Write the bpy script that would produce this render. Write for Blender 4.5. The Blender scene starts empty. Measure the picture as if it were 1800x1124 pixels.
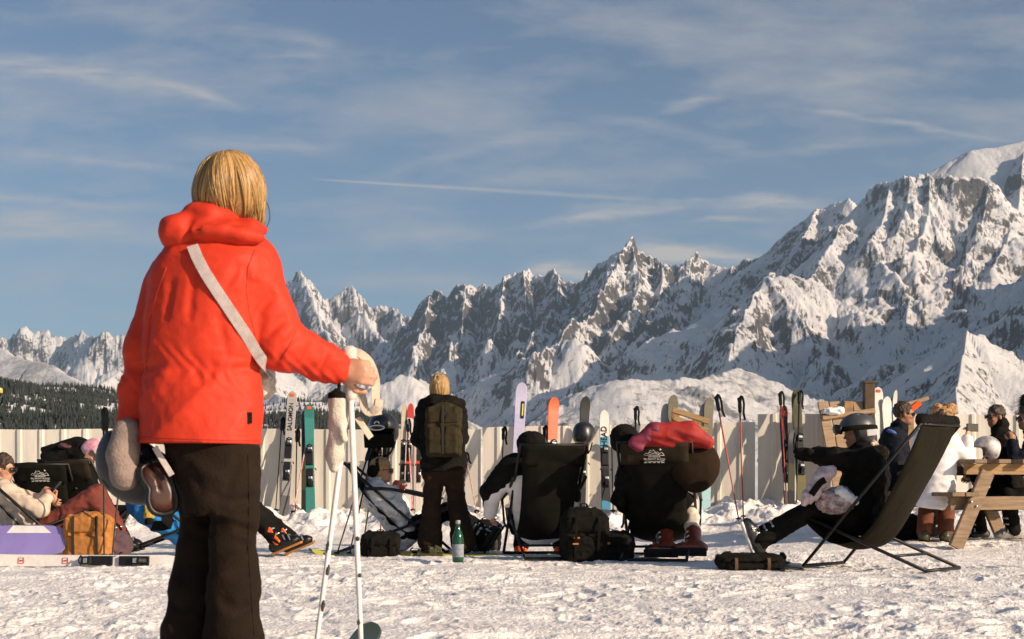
import bpy, bmesh, math, random
import numpy as np
from mathutils import Vector, Matrix
random.seed(7); RNG=np.random.default_rng(7)
scene=bpy.context.scene
COL=scene.collection
F=2500.0; PX0=900.0; HY=849.0; CH=0.66       # focal length in photo pixels, centre column, horizon row, eye height
def at(px,py,Y): return Vector(((px-PX0)/F*Y, Y, CH+(HY-py)/F*Y))
def V(*a): return np.array(a,float)
def unit(v):
    v=np.asarray(v,float); n=np.linalg.norm(v); return v/n if n>1e-9 else v
# ---------------------------------------------------------------- noise
def _hash(ix,iy,iz,seed):
    h=(ix.astype(np.uint32)*np.uint32(374761393)+iy.astype(np.uint32)*np.uint32(668265263)+iz.astype(np.uint32)*np.uint32(2147483647)+np.uint32((seed*974634777)&0xffffffff))
    h=(h^(h>>np.uint32(13)))*np.uint32(1274126177); h=h^(h>>np.uint32(16))
    return (h&np.uint32(0xffffff)).astype(np.float64)/float(0xffffff)*2-1
def vnoise(p,seed=0):
    i=np.floor(p).astype(np.int64); f=p-i; f=f*f*f*(f*(f*6-15)+10)
    x,y,z=i[:,0],i[:,1],i[:,2]; fx,fy,fz=f[:,0],f[:,1],f[:,2]
    def L(a,b,t): return a+(b-a)*t
    c=lambda a,b,d:_hash(x+a,y+b,z+d,seed)
    return L(L(L(c(0,0,0),c(1,0,0),fx),L(c(0,1,0),c(1,1,0),fx),fy),L(L(c(0,0,1),c(1,0,1),fx),L(c(0,1,1),c(1,1,1),fx),fy),fz)
def _hash2(ix,iy,seed):
    h=(ix.astype(np.uint32)*np.uint32(374761393)+iy.astype(np.uint32)*np.uint32(668265263)+np.uint32((seed*974634777)&0xffffffff))
    h=(h^(h>>np.uint32(13)))*np.uint32(1274126177); h=h^(h>>np.uint32(16))
    return (h&np.uint32(0xffffff)).astype(np.float64)/float(0xffffff)*2*math.pi
def gnoise2(x,y,seed=0):
    ix=np.floor(x).astype(np.int64); iy=np.floor(y).astype(np.int64); fx=x-ix; fy=y-iy
    ux=fx*fx*fx*(fx*(fx*6-15)+10); uy=fy*fy*fy*(fy*(fy*6-15)+10)
    def g(a,b):
        t=_hash2(ix+a,iy+b,seed); return np.cos(t)*(fx-a)+np.sin(t)*(fy-b)
    a=g(0,0)+(g(1,0)-g(0,0))*ux; b=g(0,1)+(g(1,1)-g(0,1))*ux
    return (a+(b-a)*uy)*1.45
def fbm2(x,y,seed,octv=5,gain=.5):
    s=0;a=1
    for o in range(octv):
        s=s+a*gnoise2(x,y,seed+o); x=x*2.03+17.1; y=y*2.03-9.3; a*=gain
    return s
def ridged2(x,y,seed,octv=6,gain=.5):
    s=0;a=1;w=1
    for o in range(octv):
        n=1-np.abs(gnoise2(x,y,seed+o)); n=n*n
        s=s+a*n*w; w=np.clip(n*1.6,0,1); x=x*2.05+31.7; y=y*2.05-11.9; a*=gain
    return s
def sst(a,b,x):
    t=np.clip((np.asarray(x,float)-a)/(b-a),0,1); return t*t*(3-2*t)
# ---------------------------------------------------------------- objects
def tag(o,label=None,cat=None,group=None,kind=None):
    if label: o['label']=label
    if cat: o['category']=cat
    if group: o['group']=group
    if kind: o['kind']=kind
    return o
def empty(name,loc=(0,0,0),rz=0):
    o=bpy.data.objects.new(name,None); COL.objects.link(o); o.location=loc; o.rotation_euler=(0,0,rz); o.empty_display_size=.1
    return o
def thing(name,label,cat,loc=(0,0,0),rz=0,group=None):
    return tag(empty(name,loc,rz),label,cat,group)
def mesh_obj(name,verts,faces,mats,parent=None,smooth=True,fmat=None):
    me=bpy.data.meshes.new(name)
    verts=np.asarray(verts,dtype=np.float32)
    if isinstance(faces,np.ndarray):
        n=len(faces); k=faces.shape[1]
        me.vertices.add(len(verts)); me.vertices.foreach_set('co',verts.ravel())
        me.loops.add(n*k); me.loops.foreach_set('vertex_index',faces.astype(np.int32).ravel())
        me.polygons.add(n); me.polygons.foreach_set('loop_start',np.arange(0,n*k,k,dtype=np.int32))
        try: me.polygons.foreach_set('loop_total',np.full(n,k,dtype=np.int32))
        except Exception: pass
        me.update(calc_edges=True)
    else:
        me.from_pydata([tuple(map(float,v)) for v in verts],[],faces)
    if not isinstance(mats,(list,tuple)): mats=[mats]
    for m in mats: me.materials.append(m)
    if fmat is not None: me.polygons.foreach_set('material_index',np.asarray(fmat,dtype=np.int32))
    me.polygons.foreach_set('use_smooth',np.full(len(me.polygons),smooth,dtype=bool))
    me.validate()
    o=bpy.data.objects.new(name,me); COL.objects.link(o)
    if parent: o.parent=parent
    return o
def copy_tree(o,parent=None):
    c=o.copy(); COL.objects.link(c)
    if parent: c.parent=parent
    for ch in [x for x in o.children]: copy_tree(ch,c)
    return c
# ---------------------------------------------------------------- mesh builder (boxes, tubes, ribbons)
def catmull(pts,n=6):
    pts=[np.asarray(p,float) for p in pts]
    if len(pts)<3: return pts
    P=[2*pts[0]-pts[1]]+pts+[2*pts[-1]-pts[-2]]; out=[]
    for i in range(1,len(P)-2):
        for k in range(n):
            t=k/n; a,b,c,d=P[i-1],P[i],P[i+1],P[i+2]
            out.append(.5*((2*b)+(-a+c)*t+(2*a-5*b+4*c-d)*t*t+(-a+3*b-3*c+d)*t**3))
    out.append(pts[-1]); return out
class MB:
    def __init__(s): s.v=[]; s.f=[]; s.sm=[]; s.mi=[]
    def add(s,v,f,smooth=False,mi=0):
        b=len(s.v); s.v+= [tuple(map(float,x)) for x in v]
        for q in f: s.f.append(tuple(b+i for i in q)); s.sm.append(smooth); s.mi.append(mi)
    def box(s,c,size,R=None,bev=0.0,mi=0):
        hx,hy,hz=[x/2 for x in size]; bev=min(bev,hx*.9,hy*.9,hz*.9)
        c=np.asarray(c,float); R=np.eye(3) if R is None else np.asarray(R)
        if bev<=0:
            v=[(x,y,z) for x in(-hx,hx) for y in(-hy,hy) for z in(-hz,hz)]
            f=[(0,1,3,2),(4,6,7,5),(0,4,5,1),(2,3,7,6),(0,2,6,4),(1,5,7,3)]
        else:
            bm=bmesh.new(); bmesh.ops.create_cube(bm,size=1)
            for q in bm.verts: q.co=Vector((q.co.x*2*hx,q.co.y*2*hy,q.co.z*2*hz))
            bmesh.ops.bevel(bm,geom=list(bm.edges),offset=bev,segments=2,affect='EDGES',profile=.5)
            bm.verts.index_update()
            v=[tuple(q.co) for q in bm.verts]; f=[tuple(q.index for q in fc.verts) for fc in bm.faces]; bm.free()
        s.add([c+R@np.array(q) for q in v],f,False,mi)
    def tube(s,pts,r,seg=8,mi=0,curve=0,flat=None,up=None):
        """tube through pts; r a number or one per point; flat=(a,b) squashes the section along (side, up)"""
        pts=[np.asarray(p,float) for p in pts]
        if curve:
            if hasattr(r,'__len__'):
                rr=np.interp(np.linspace(0,1,(len(pts)-1)*curve+1),np.linspace(0,1,len(pts)),r)
            else: rr=None
            pts=catmull(pts,curve); r=rr if rr is not None else r
        n=len(pts); rs=[r]*n if not hasattr(r,'__len__') else list(r)
        T=[unit(pts[min(i+1,n-1)]-pts[max(i-1,0)]) for i in range(n)]
        u=np.array(up,float) if up is not None else (np.array([0,0,1.]) if abs(T[0][2])<.9 else np.array([0,1.,0]))
        vs=[]; 
        for i in range(n):
            u=unit(u-T[i]*np.dot(u,T[i])) if up is None else unit(np.array(up,float)-T[i]*np.dot(up,T[i]))
            w=np.cross(T[i],u)
            a,b=flat if flat else (1,1)
            for k in range(seg):
                t=2*math.pi*k/seg; vs.append(pts[i]+rs[i]*(a*math.cos(t)*w+b*math.sin(t)*u))
        fs=[]
        for i in range(n-1):
            for k in range(seg):
                k2=(k+1)%seg; fs.append((i*seg+k,i*seg+k2,(i+1)*seg+k2,(i+1)*seg+k))
        fs.append(tuple(range(seg-1,-1,-1))); fs.append(tuple((n-1)*seg+k for k in range(seg)))
        s.add(vs,fs,True,mi)
    def ribbon(s,pts,w,t,up=None,mi=0,curve=0):
        """flat strap of width w and thickness t; up = broad face's normal"""
        s._rib(catmull(pts,curve) if curve else [np.asarray(p,float) for p in pts],w/2,t/2,up,mi)
    def _rib(s,pts,a,b,up,mi):
        n=len(pts); T=[unit(pts[min(i+1,n-1)]-pts[max(i-1,0)]) for i in range(n)]; u=np.array([0,0,1.]) if up is None else np.array(up,float); vs=[]
        for i in range(n):
            q=u-T[i]*np.dot(u,T[i]); q=unit(q) if np.linalg.norm(q)>1e-4 else unit(np.cross(T[i],[.3,.5,.8])); w=np.cross(T[i],q); c=min(a,b)*.35
            for x,y in((a,b-c),(a-c,b),(-a+c,b),(-a,b-c),(-a,-b+c),(-a+c,-b),(a-c,-b),(a,-b+c)): vs.append(pts[i]+w*x+q*y)
        fs=[(i*8+k,(i+1)*8+k,(i+1)*8+(k+1)%8,i*8+(k+1)%8) for i in range(n-1) for k in range(8)]; fs=[f[::-1] for f in fs]; fs+=[tuple(range(7,-1,-1)),tuple((n-1)*8+k for k in range(8))]
        s.add(vs,fs,False,mi)
    def lathe(s,prof,c=(0,0,0),seg=20,R=None,mi=0):
        c=np.asarray(c,float); R=np.eye(3) if R is None else np.asarray(R); vs=[];fs=[]
        for (r,z) in prof:
            for k in range(seg):
                a=2*math.pi*k/seg; vs.append(c+R@np.array([r*math.cos(a),r*math.sin(a),z]))
        for i in range(len(prof)-1):
            for k in range(seg):
                k2=(k+1)%seg; fs.append((i*seg+k,i*seg+k2,(i+1)*seg+k2,(i+1)*seg+k))
        fs.append(tuple(range(seg-1,-1,-1))); fs.append(tuple((len(prof)-1)*seg+k for k in range(seg)))
        s.add(vs,fs,True,mi)
    def prism(s,poly,z0,z1,R=None,c=(0,0,0),mi=0,smooth=False):
        c=np.asarray(c,float); R=np.eye(3) if R is None else np.asarray(R); n=len(poly)
        vs=[c+R@np.array([p[0],p[1],z0]) for p in poly]+[c+R@np.array([p[0],p[1],z1]) for p in poly]
        fs=[tuple(range(n-1,-1,-1)),tuple(n+i for i in range(n))]+[(i,(i+1)%n,n+(i+1)%n,n+i) for i in range(n)]
        s.add(vs,fs,smooth,mi)
    def sheet(s,grid,thick,mi=0):
        """closed slab from a grid[i][j] of points, thickened along its normals"""
        G=np.array(grid,float); n,m,_=G.shape
        du=np.gradient(G,axis=0); dv=np.gradient(G,axis=1); N=np.cross(du,dv); N/=np.linalg.norm(N,axis=2,keepdims=True)+1e-12
        A=(G+N*thick/2).reshape(-1,3); B=(G-N*thick/2).reshape(-1,3); o=n*m
        fs=[]
        for i in range(n-1):
            for j in range(m-1):
                a=i*m+j; q=(a,a+m,a+m+1,a+1); fs.append(q); fs.append(tuple(o+x for x in q[::-1]))
        bd=[i*m for i in range(n)]+[(n-1)*m+j for j in range(1,m)]+[i*m+m-1 for i in range(n-2,-1,-1)]+[j for j in range(m-2,0,-1)]
        for k in range(len(bd)):
            a,b=bd[k],bd[(k+1)%len(bd)]; fs.append((b,a,o+a,o+b))
        s.add(list(A)+list(B),fs,True,mi)
    def build(s,name,mats,parent=None):
        o=mesh_obj(name,np.array(s.v),s.f,mats,parent,False)
        o.data.polygons.foreach_set('use_smooth',np.array(s.sm,dtype=bool)[:len(o.data.polygons)])
        if any(s.mi): o.data.polygons.foreach_set('material_index',np.array(s.mi,dtype=np.int32)[:len(o.data.polygons)])
        return o
def rotz(a): c,s=math.cos(a),math.sin(a); return np.array([[c,-s,0],[s,c,0],[0,0,1.]])
def rotx(a): c,s=math.cos(a),math.sin(a); return np.array([[1,0,0],[0,c,-s],[0,s,c]])
def roty(a): c,s=math.cos(a),math.sin(a); return np.array([[c,0,s],[0,1,0],[-s,0,c]])
def frame(f,up=(0,0,1)):
    f=unit(f); l=unit(np.cross(up,f)); u=np.cross(f,l); return np.stack([f,l,u],axis=1)   # columns forward, left, up
# ---------------------------------------------------------------- implicit shapes
class Sh:
    def __init__(s,fn,lo,hi): s.fn=fn; s.lo=np.asarray(lo,float); s.hi=np.asarray(hi,float)
def cap(a,b,ra,rb=None):
    a=np.asarray(a,float); b=np.asarray(b,float); rb=ra if rb is None else rb; ab=b-a; L=max(ab@ab,1e-12)
    def fn(p):
        t=np.clip(((p-a)@ab)/L,0,1); return np.linalg.norm(p-a-t[:,None]*ab,axis=1)-(ra+(rb-ra)*t)
    return Sh(fn,np.minimum(a-ra,b-rb),np.maximum(a+ra,b+rb))
def ell(c,r,R=None):
    c=np.asarray(c,float); r=np.asarray(r,float); R=np.eye(3) if R is None else np.asarray(R)
    def fn(p):
        q=(p-c)@R; k0=np.linalg.norm(q/r,axis=1); k1=np.linalg.norm(q/(r*r),axis=1)+1e-9; return k0*(k0-1)/k1
    m=np.max(r); return Sh(fn,c-m,c+m)
def rbox(c,h,rad,R=None):
    c=np.asarray(c,float); h=np.asarray(h,float)-rad; R=np.eye(3) if R is None else np.asarray(R)
    def fn(p):
        q=np.abs((p-c)@R)-h; return np.linalg.norm(np.maximum(q,0),axis=1)+np.minimum(q.max(1),0)-rad
    m=np.linalg.norm(h+rad); return Sh(fn,c-m,c+m)
def half(c,n):
    c=np.asarray(c,float); n=unit(n); return Sh(lambda p:-((p-c)@n),V(-9,-9,-9),V(9,9,9))   # solid on the side n points to
def smin(a,b,k):
    if k<=0: return np.minimum(a,b)
    h=np.clip(.5+.5*(b-a)/k,0,1); return b+(a-b)*h-k*h*(1-h)
def U(k,*sh):
    def fn(p):
        d=sh[0].fn(p)
        for s in sh[1:]: d=smin(d,s.fn(p),k)
        return d
    return Sh(fn,np.min([s.lo for s in sh],0),np.max([s.hi for s in sh],0))
def SUB(a,b,k=0): return Sh(lambda p:-smin(-a.fn(p),b.fn(p),k),a.lo,a.hi)
def INT(a,b,k=0): return Sh(lambda p:-smin(-a.fn(p),-b.fn(p),k),a.lo,a.hi)
def OFF(a,d): return Sh(lambda p:a.fn(p)-d,a.lo-max(d,0),a.hi+max(d,0))
def WRAP(a,amp,sc,seed=0,R=None,oct2=.5):
    """cloth folds: noise along the axes of R with its own wavelengths sc"""
    sc=np.asarray(sc,float)
    def fn(p):
        d=a.fn(p); q=p if R is None else p@R
        m=np.abs(d)<amp*6+.03; n=np.zeros(len(p))
        if m.any():
            qq=q[m]/sc; n1=vnoise(qq,seed); n2=vnoise(qq*2.3+5.1,seed+1)
            n[m]=(1-2*np.abs(n1))+oct2*n2
        return d-amp*n
    return Sh(fn,a.lo-amp*2,a.hi+amp*2)
def loft(secs,xc=0):
    """stack of ellipses: secs rows z,cx,cy,a,b (a along x, b along y)"""
    S=np.array(secs,float); z=S[:,0]
    def fn(p):
        zz=np.clip(p[:,2],z[0],z[-1]); I=[np.interp(zz,z,S[:,k]) for k in range(1,5)]
        qx=(p[:,0]-I[0])/I[2]; qy=(p[:,1]-I[1])/I[3]; k0=np.sqrt(qx*qx+qy*qy); k1=np.sqrt((qx/I[2])**2+(qy/I[3])**2)+1e-6
        d=np.where(k0>1e-4,k0*(k0-1)/k1,-np.minimum(I[2],I[3])); dz=np.abs(p[:,2]-zz)
        return np.where(dz>0,np.where(d>0,np.sqrt(d*d+dz*dz),np.maximum(d,dz)),np.maximum(d,np.maximum(z[0]-p[:,2],p[:,2]-z[-1])))
    m=np.max(S[:,3:5]); return Sh(fn,V(S[:,1].min()-m,S[:,2].min()-m,z[0]),V(S[:,1].max()+m,S[:,2].max()+m,z[-1]))
def polygonize(sh,vox,pad=3):
    lo=sh.lo-vox*pad; n=(np.ceil((sh.hi+vox*pad-lo)/vox/4).astype(int))*4; nb=n//4
    ax=[lo[i]+(np.arange(nb[i])*4+1.5)*vox for i in range(3)]
    C=np.stack(np.meshgrid(*ax,indexing='ij'),-1).reshape(-1,3); dc=sh.fn(C)
    act=np.abs(dc)<vox*4*2.2
    D=np.where(dc<0,-1.,1.).reshape(nb).repeat(4,0).repeat(4,1).repeat(4,2)
    bi=np.array(np.unravel_index(np.nonzero(act)[0],nb)).T*4
    o=np.stack(np.meshgrid(*[np.arange(4)]*3,indexing='ij'),-1).reshape(-1,3)
    I=(bi[:,None,:]+o[None]).reshape(-1,3); D[I[:,0],I[:,1],I[:,2]]=sh.fn(lo+I*vox)
    s=D<0; c=[(i,j,k) for i in(0,1) for j in(0,1) for k in(0,1)]
    sl=lambda A,t:A[t[0]:A.shape[0]-1+t[0],t[1]:A.shape[1]-1+t[1],t[2]:A.shape[2]-1+t[2]]
    cnt=sum(sl(s,t).astype(np.int8) for t in c); A=np.nonzero((cnt>0)&(cnt<8)); A3=np.array(A).T
    ids=np.full(cnt.shape,-1,np.int64); ids[A]=np.arange(len(A3))
    val=np.stack([D[A3[:,0]+t[0],A3[:,1]+t[1],A3[:,2]+t[2]] for t in c],1); acc=np.zeros((len(A3),3)); w=np.zeros(len(A3))
    for a in range(8):
        for b in range(a+1,8):
            if sum(abs(c[a][i]-c[b][i]) for i in range(3))!=1: continue
            va,vb=val[:,a],val[:,b]; m=(va<0)!=(vb<0); t=np.where(m,va/np.where(m,va-vb,1),0)
            acc+=m[:,None]*(np.array(c[a])+t[:,None]*(np.array(c[b])-np.array(c[a]))); w+=m
    verts=lo+(A3+acc/w[:,None])*vox; faces=[]
    for axis in range(3):
        e=[0,0,0]; e[axis]=1; u,v=[i for i in range(3) if i!=axis]
        S0=s[:s.shape[0]-e[0],:s.shape[1]-e[1],:s.shape[2]-e[2]]; S1=s[e[0]:,e[1]:,e[2]:]
        E=np.array(np.nonzero(S0!=S1)).T; ok=(E[:,u]>0)&(E[:,v]>0)&(E[:,u]<s.shape[u]-1)&(E[:,v]<s.shape[v]-1); E=E[ok]
        q=[]
        for du,dv in((1,1),(0,1),(0,0),(1,0)):
            X=E.copy(); X[:,u]-=du; X[:,v]-=dv; q.append(ids[X[:,0],X[:,1],X[:,2]])
        Q=np.stack(q,1); flip=S0[E[:,0],E[:,1],E[:,2]]
        if axis==1: flip=~flip
        Q[~flip]=Q[~flip][:,::-1]; faces.append(Q)
    Fc=np.concatenate(faces); Fc=Fc[(Fc>=0).all(1)]
    return verts,Fc
def sdf_obj(name,sh,vox,m,parent=None):
    v,f=polygonize(sh,vox); return mesh_obj(name,v,f,m,parent,True)
# ---------------------------------------------------------------- materials
def nodes_of(m): m.use_nodes=True; nt=m.node_tree; nt.nodes.clear(); return nt
MATS={}
def pm(name,col,rough=.7,var=.18,scale=9,bump=.15,bscale=70,metal=0,coat=0,col2=None,spec=.5,sheen=0,stretch=None,trans=0):
    """procedural surface: two tones of noise in the colour, fine noise in the bump and gloss"""
    if name in MATS: return MATS[name]
    m=bpy.data.materials.new(name); nt=nodes_of(m); N=nt.nodes; L=nt.links
    out=N.new('ShaderNodeOutputMaterial'); b=N.new('ShaderNodeBsdfPrincipled'); L.new(b.outputs[0],out.inputs[0])
    tc=N.new('ShaderNodeTexCoord'); src=tc.outputs['Object']
    if stretch:
        mp=N.new('ShaderNodeMapping'); mp.inputs['Scale'].default_value=stretch; L.new(src,mp.inputs[0]); src=mp.outputs[0]
    n1=N.new('ShaderNodeTexNoise'); n1.inputs['Scale'].default_value=scale; n1.inputs['Detail'].default_value=6; n1.inputs['Roughness'].default_value=.6; L.new(src,n1.inputs['Vector'])
    r=N.new('ShaderNodeValToRGB'); c=np.array(col); c2=np.array(col2) if col2 else None
    lo=c*(1-var) if c2 is None else c2; hi=np.minimum(c*(1+var),1) if c2 is None else c
    r.color_ramp.elements[0].position=.36; r.color_ramp.elements[1].position=.64
    r.color_ramp.elements[0].color=(*lo,1); r.color_ramp.elements[1].color=(*hi,1); L.new(n1.outputs['Fac'],r.inputs[0]); L.new(r.outputs[0],b.inputs['Base Color'])
    n2=N.new('ShaderNodeTexNoise'); n2.inputs['Scale'].default_value=bscale; n2.inputs['Detail'].default_value=4; L.new(src,n2.inputs['Vector'])
    if bump>0:
        bp=N.new('ShaderNodeBump'); bp.inputs['Strength'].default_value=bump; bp.inputs['Distance'].default_value=.01; L.new(n2.outputs['Fac'],bp.inputs['Height']); L.new(bp.outputs[0],b.inputs['Normal'])
    mr=N.new('ShaderNodeMapRange'); mr.inputs[3].default_value=max(.03,rough-.1); mr.inputs[4].default_value=min(1,rough+.1); L.new(n1.outputs['Fac'],mr.inputs[0]); L.new(mr.outputs[0],b.inputs['Roughness'])
    b.inputs['Metallic'].default_value=metal; b.inputs['Coat Weight'].default_value=coat; b.inputs['Specular IOR Level'].default_value=spec
    if sheen: b.inputs['Sheen Weight'].default_value=sheen; b.inputs['Sheen Roughness'].default_value=.5
    if trans: b.inputs['Transmission Weight'].default_value=trans
    MATS[name]=m; return m
def text_mesh(name,body,size,m,parent,loc,R,thick=.001,align='CENTER',sx=1.0):
    cu=bpy.data.curves.new('lettering_curve','FONT'); cu.body=body; cu.size=size; cu.align_x=align; cu.align_y='CENTER'; cu.extrude=thick; cu.offset=size*.008
    t=bpy.data.objects.new('lettering_tmp',cu); COL.objects.link(t); dg=bpy.context.evaluated_depsgraph_get()
    me=bpy.data.meshes.new_from_object(t.evaluated_get(dg)); bpy.data.objects.remove(t); bpy.data.curves.remove(cu)
    me.materials.clear(); me.materials.append(m); me.name=name
    o=bpy.data.objects.new(name,me); COL.objects.link(o)
    M=Matrix([list(r) for r in np.asarray(R)@np.diag([sx,1,1])]).to_4x4(); M.translation=Vector(loc); 
    me.transform(M); o.parent=parent; return o
EXPO=0.47; SUN_E=4.4; SKY_S=.074; CLOUD=(5.7,5.35,5.1,1)
# ================================================================ camera, light, sky
cam=bpy.data.cameras.new('camera'); co=bpy.data.objects.new('camera',cam); COL.objects.link(co); scene.camera=co
co.location=(0,0,CH); co.rotation_euler=(math.pi/2,0,0); cam.sensor_width=36; cam.lens=F/1800*36
cam.shift_y=(HY-562)/1800; cam.clip_start=.05; cam.clip_end=90000
cam.dof.use_dof=True; cam.dof.focus_distance=12.0; cam.dof.aperture_fstop=10
scene.view_settings.view_transform='Standard'; scene.view_settings.look='None'; scene.view_settings.exposure=EXPO; scene.view_settings.gamma=1
SUN=unit(V(.82,-.49,.385)); SEL=math.asin(SUN[2]); SAZ=math.atan2(SUN[0],SUN[1])
sl=bpy.data.lights.new('sun','SUN'); sl.energy=SUN_E; sl.angle=math.radians(.5); sl.color=(1,.80,.60)
so=bpy.data.objects.new('sun',sl); COL.objects.link(so); so.rotation_euler=Vector(SUN).to_track_quat('Z','Y').to_euler(); so.location=(30,-20,20)
w=bpy.data.worlds.new('World'); scene.world=w; w.use_nodes=True; nt=w.node_tree; nt.nodes.clear(); N=nt.nodes; L=nt.links
wo=N.new('ShaderNodeOutputWorld'); bg=N.new('ShaderNodeBackground'); bg.inputs[1].default_value=SKY_S; L.new(bg.outputs[0],wo.inputs[0])
sky=N.new('ShaderNodeTexSky'); sky.sky_type='NISHITA'; sky.sun_disc=False; sky.sun_elevation=SEL; sky.sun_rotation=SAZ; sky.altitude=1800; sky.air_density=.95; sky.dust_density=4.5; sky.ozone_density=1.6
def mth(op,a,b=None,c=None,clamp=False):
    n=N.new('ShaderNodeMath'); n.operation=op; n.use_clamp=clamp
    for i,x in enumerate((a,b,c)):
        if x is None: continue
        if isinstance(x,(int,float)): n.inputs[i].default_value=x
        else: L.new(x,n.inputs[i])
    return n.outputs[0]
tc=N.new('ShaderNodeTexCoord'); sp=N.new('ShaderNodeSeparateXYZ'); L.new(tc.outputs['Generated'],sp.inputs[0])
yy=mth('MAXIMUM',sp.outputs[1],.12); u_=mth('DIVIDE',sp.outputs[0],yy); v_=mth('DIVIDE',sp.outputs[2],yy)
cb=N.new('ShaderNodeCombineXYZ'); L.new(u_,cb.inputs[0]); L.new(v_,cb.inputs[1])
def noise_w(scale,sx,sy,det=6,rough=.6,rot=0,off=0):
    mp=N.new('ShaderNodeMapping'); mp.inputs['Scale'].default_value=(sx,sy,1); mp.inputs['Rotation'].default_value=(0,0,rot); mp.inputs['Location'].default_value=(off,off,off); L.new(cb.outputs[0],mp.inputs[0])
    n=N.new('ShaderNodeTexNoise'); n.inputs['Scale'].default_value=scale; n.inputs['Detail'].default_value=det; n.inputs['Roughness'].default_value=rough; L.new(mp.outputs[0],n.inputs['Vector']); return n.outputs['Fac']
wz=noise_w(9,1,2.2,4); wz2=noise_w(26,1,3,4,off=3)
du=mth('MULTIPLY',mth('SUBTRACT',wz,.5),.016); dv=mth('MULTIPLY',mth('SUBTRACT',wz2,.5),.012)
uu=mth('ADD',u_,du); vv=mth('ADD',v_,dv)
wisp=noise_w(20,1,7,8,.66,rot=.09,off=8)
wispf=mth('MULTIPLY_ADD',wisp,2.1,-.35)
STREAK=[(-80,100,300,140,20,.5),(260,140,410,182,9,.36),(300,248,590,258,14,.34),(-40,262,340,300,9,.24),(-60,346,130,352,5,.3),(-60,392,330,408,22,.5),(30,372,300,356,12,.3),
 (940,390,1240,357,9,.5),(1010,365,1250,352,5,.25),(1265,354,1460,356,12,.55),(1230,384,1350,388,5,.4),(1165,192,1275,164,8,.34),(1030,196,1360,272,11,.22),(1340,268,1640,238,10,.22),
 (640,308,1040,214,12,.18),(1400,188,1780,248,6,.3),(1430,136,1620,128,14,.2),(400,52,590,72,14,.3),(440,94,570,96,6,.2),(600,488,930,498,17,.3),(920,474,1050,478,15,.85),(1120,446,1350,450,14,.8),(1105,430,1230,450,11,.75),(1000,20,1220,74,26,.18),(-20,210,60,190,24,.12),(60,20,420,40,18,.15),(-40,470,300,480,30,.18),(520,430,900,400,16,.18),(760,330,1010,300,14,.12)]
tot=None
for (x1,y1,x2,y2,wd,it) in STREAK:
    a=V((x1-900)/2500,(849-y1)/2500); b=V((x2-900)/2500,(849-y2)/2500); c=(a+b)/2; d=(b-a); Ls=np.linalg.norm(d)/2; d=d/np.linalg.norm(d); W=wd/2500
    pu=mth('SUBTRACT',uu,float(c[0])); pv=mth('SUBTRACT',vv,float(c[1]))
    s_=mth('ADD',mth('MULTIPLY',pu,float(d[0]/Ls)),mth('MULTIPLY',pv,float(d[1]/Ls)))
    t_=mth('ADD',mth('MULTIPLY',pu,float(-d[1]/W)),mth('MULTIPLY',pv,float(d[0]/W)))
    t_=mth('ADD',t_,mth('MULTIPLY',mth('MULTIPLY',s_,s_),.55))      # each wisp bows a little
    e=mth('ADD',mth('POWER',mth('ABSOLUTE',s_),3.0),mth('MULTIPLY',t_,t_)); g=mth('MULTIPLY',mth('EXPONENT',mth('MULTIPLY',e,-1.0)),it*1.35)
    tot=g if tot is None else mth('ADD',tot,g)
tot=mth('MULTIPLY',tot,wispf)
veil=mth('MULTIPLY',mth('MAXIMUM',mth('SUBTRACT',noise_w(5,1,3.4,7,.62,rot=.12,off=21),.46),0),1.9)
tot=mth('ADD',tot,veil)
a=V((560-900)/2500,(849-316)/2500); b=V((1150-900)/2500,(849-352)/2500); c=(a+b)/2; d=b-a; Ls=np.linalg.norm(d)/2; d/=np.linalg.norm(d)     # the aircraft trail
pu=mth('SUBTRACT',u_,float(c[0])); pv=mth('SUBTRACT',v_,float(c[1])); s_=mth('ADD',mth('MULTIPLY',pu,float(d[0]/Ls)),mth('MULTIPLY',pv,float(d[1]/Ls)))
tw=mth('MULTIPLY_ADD',s_,.0007,.0013); t_=mth('DIVIDE',mth('ADD',mth('MULTIPLY',pu,float(-d[1])),mth('MULTIPLY',pv,float(d[0]))),tw)
e=mth('ADD',mth('POWER',mth('ABSOLUTE',s_),14.0),mth('MULTIPLY',t_,t_)); tot=mth('ADD',tot,mth('MULTIPLY',mth('MULTIPLY',mth('EXPONENT',mth('MULTIPLY',e,-1.0)),.5),mth('MULTIPLY_ADD',s_,-.22,.78)))
front=mth('GREATER_THAN',sp.outputs[1],.13); tot=mth('MULTIPLY',tot,front,clamp=True)
mx=N.new('ShaderNodeMix'); mx.data_type='RGBA'; L.new(tot,mx.inputs[0]); tn=N.new('ShaderNodeMix'); tn.data_type='RGBA'; tn.blend_type='MULTIPLY'; tn.inputs[0].default_value=1; L.new(sky.outputs[0],tn.inputs[6]); tn.inputs[7].default_value=(.95,.99,.985,1); L.new(tn.outputs[2],mx.inputs[6]); mx.inputs[7].default_value=CLOUD; L.new(mx.outputs[2],bg.inputs[0])
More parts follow.
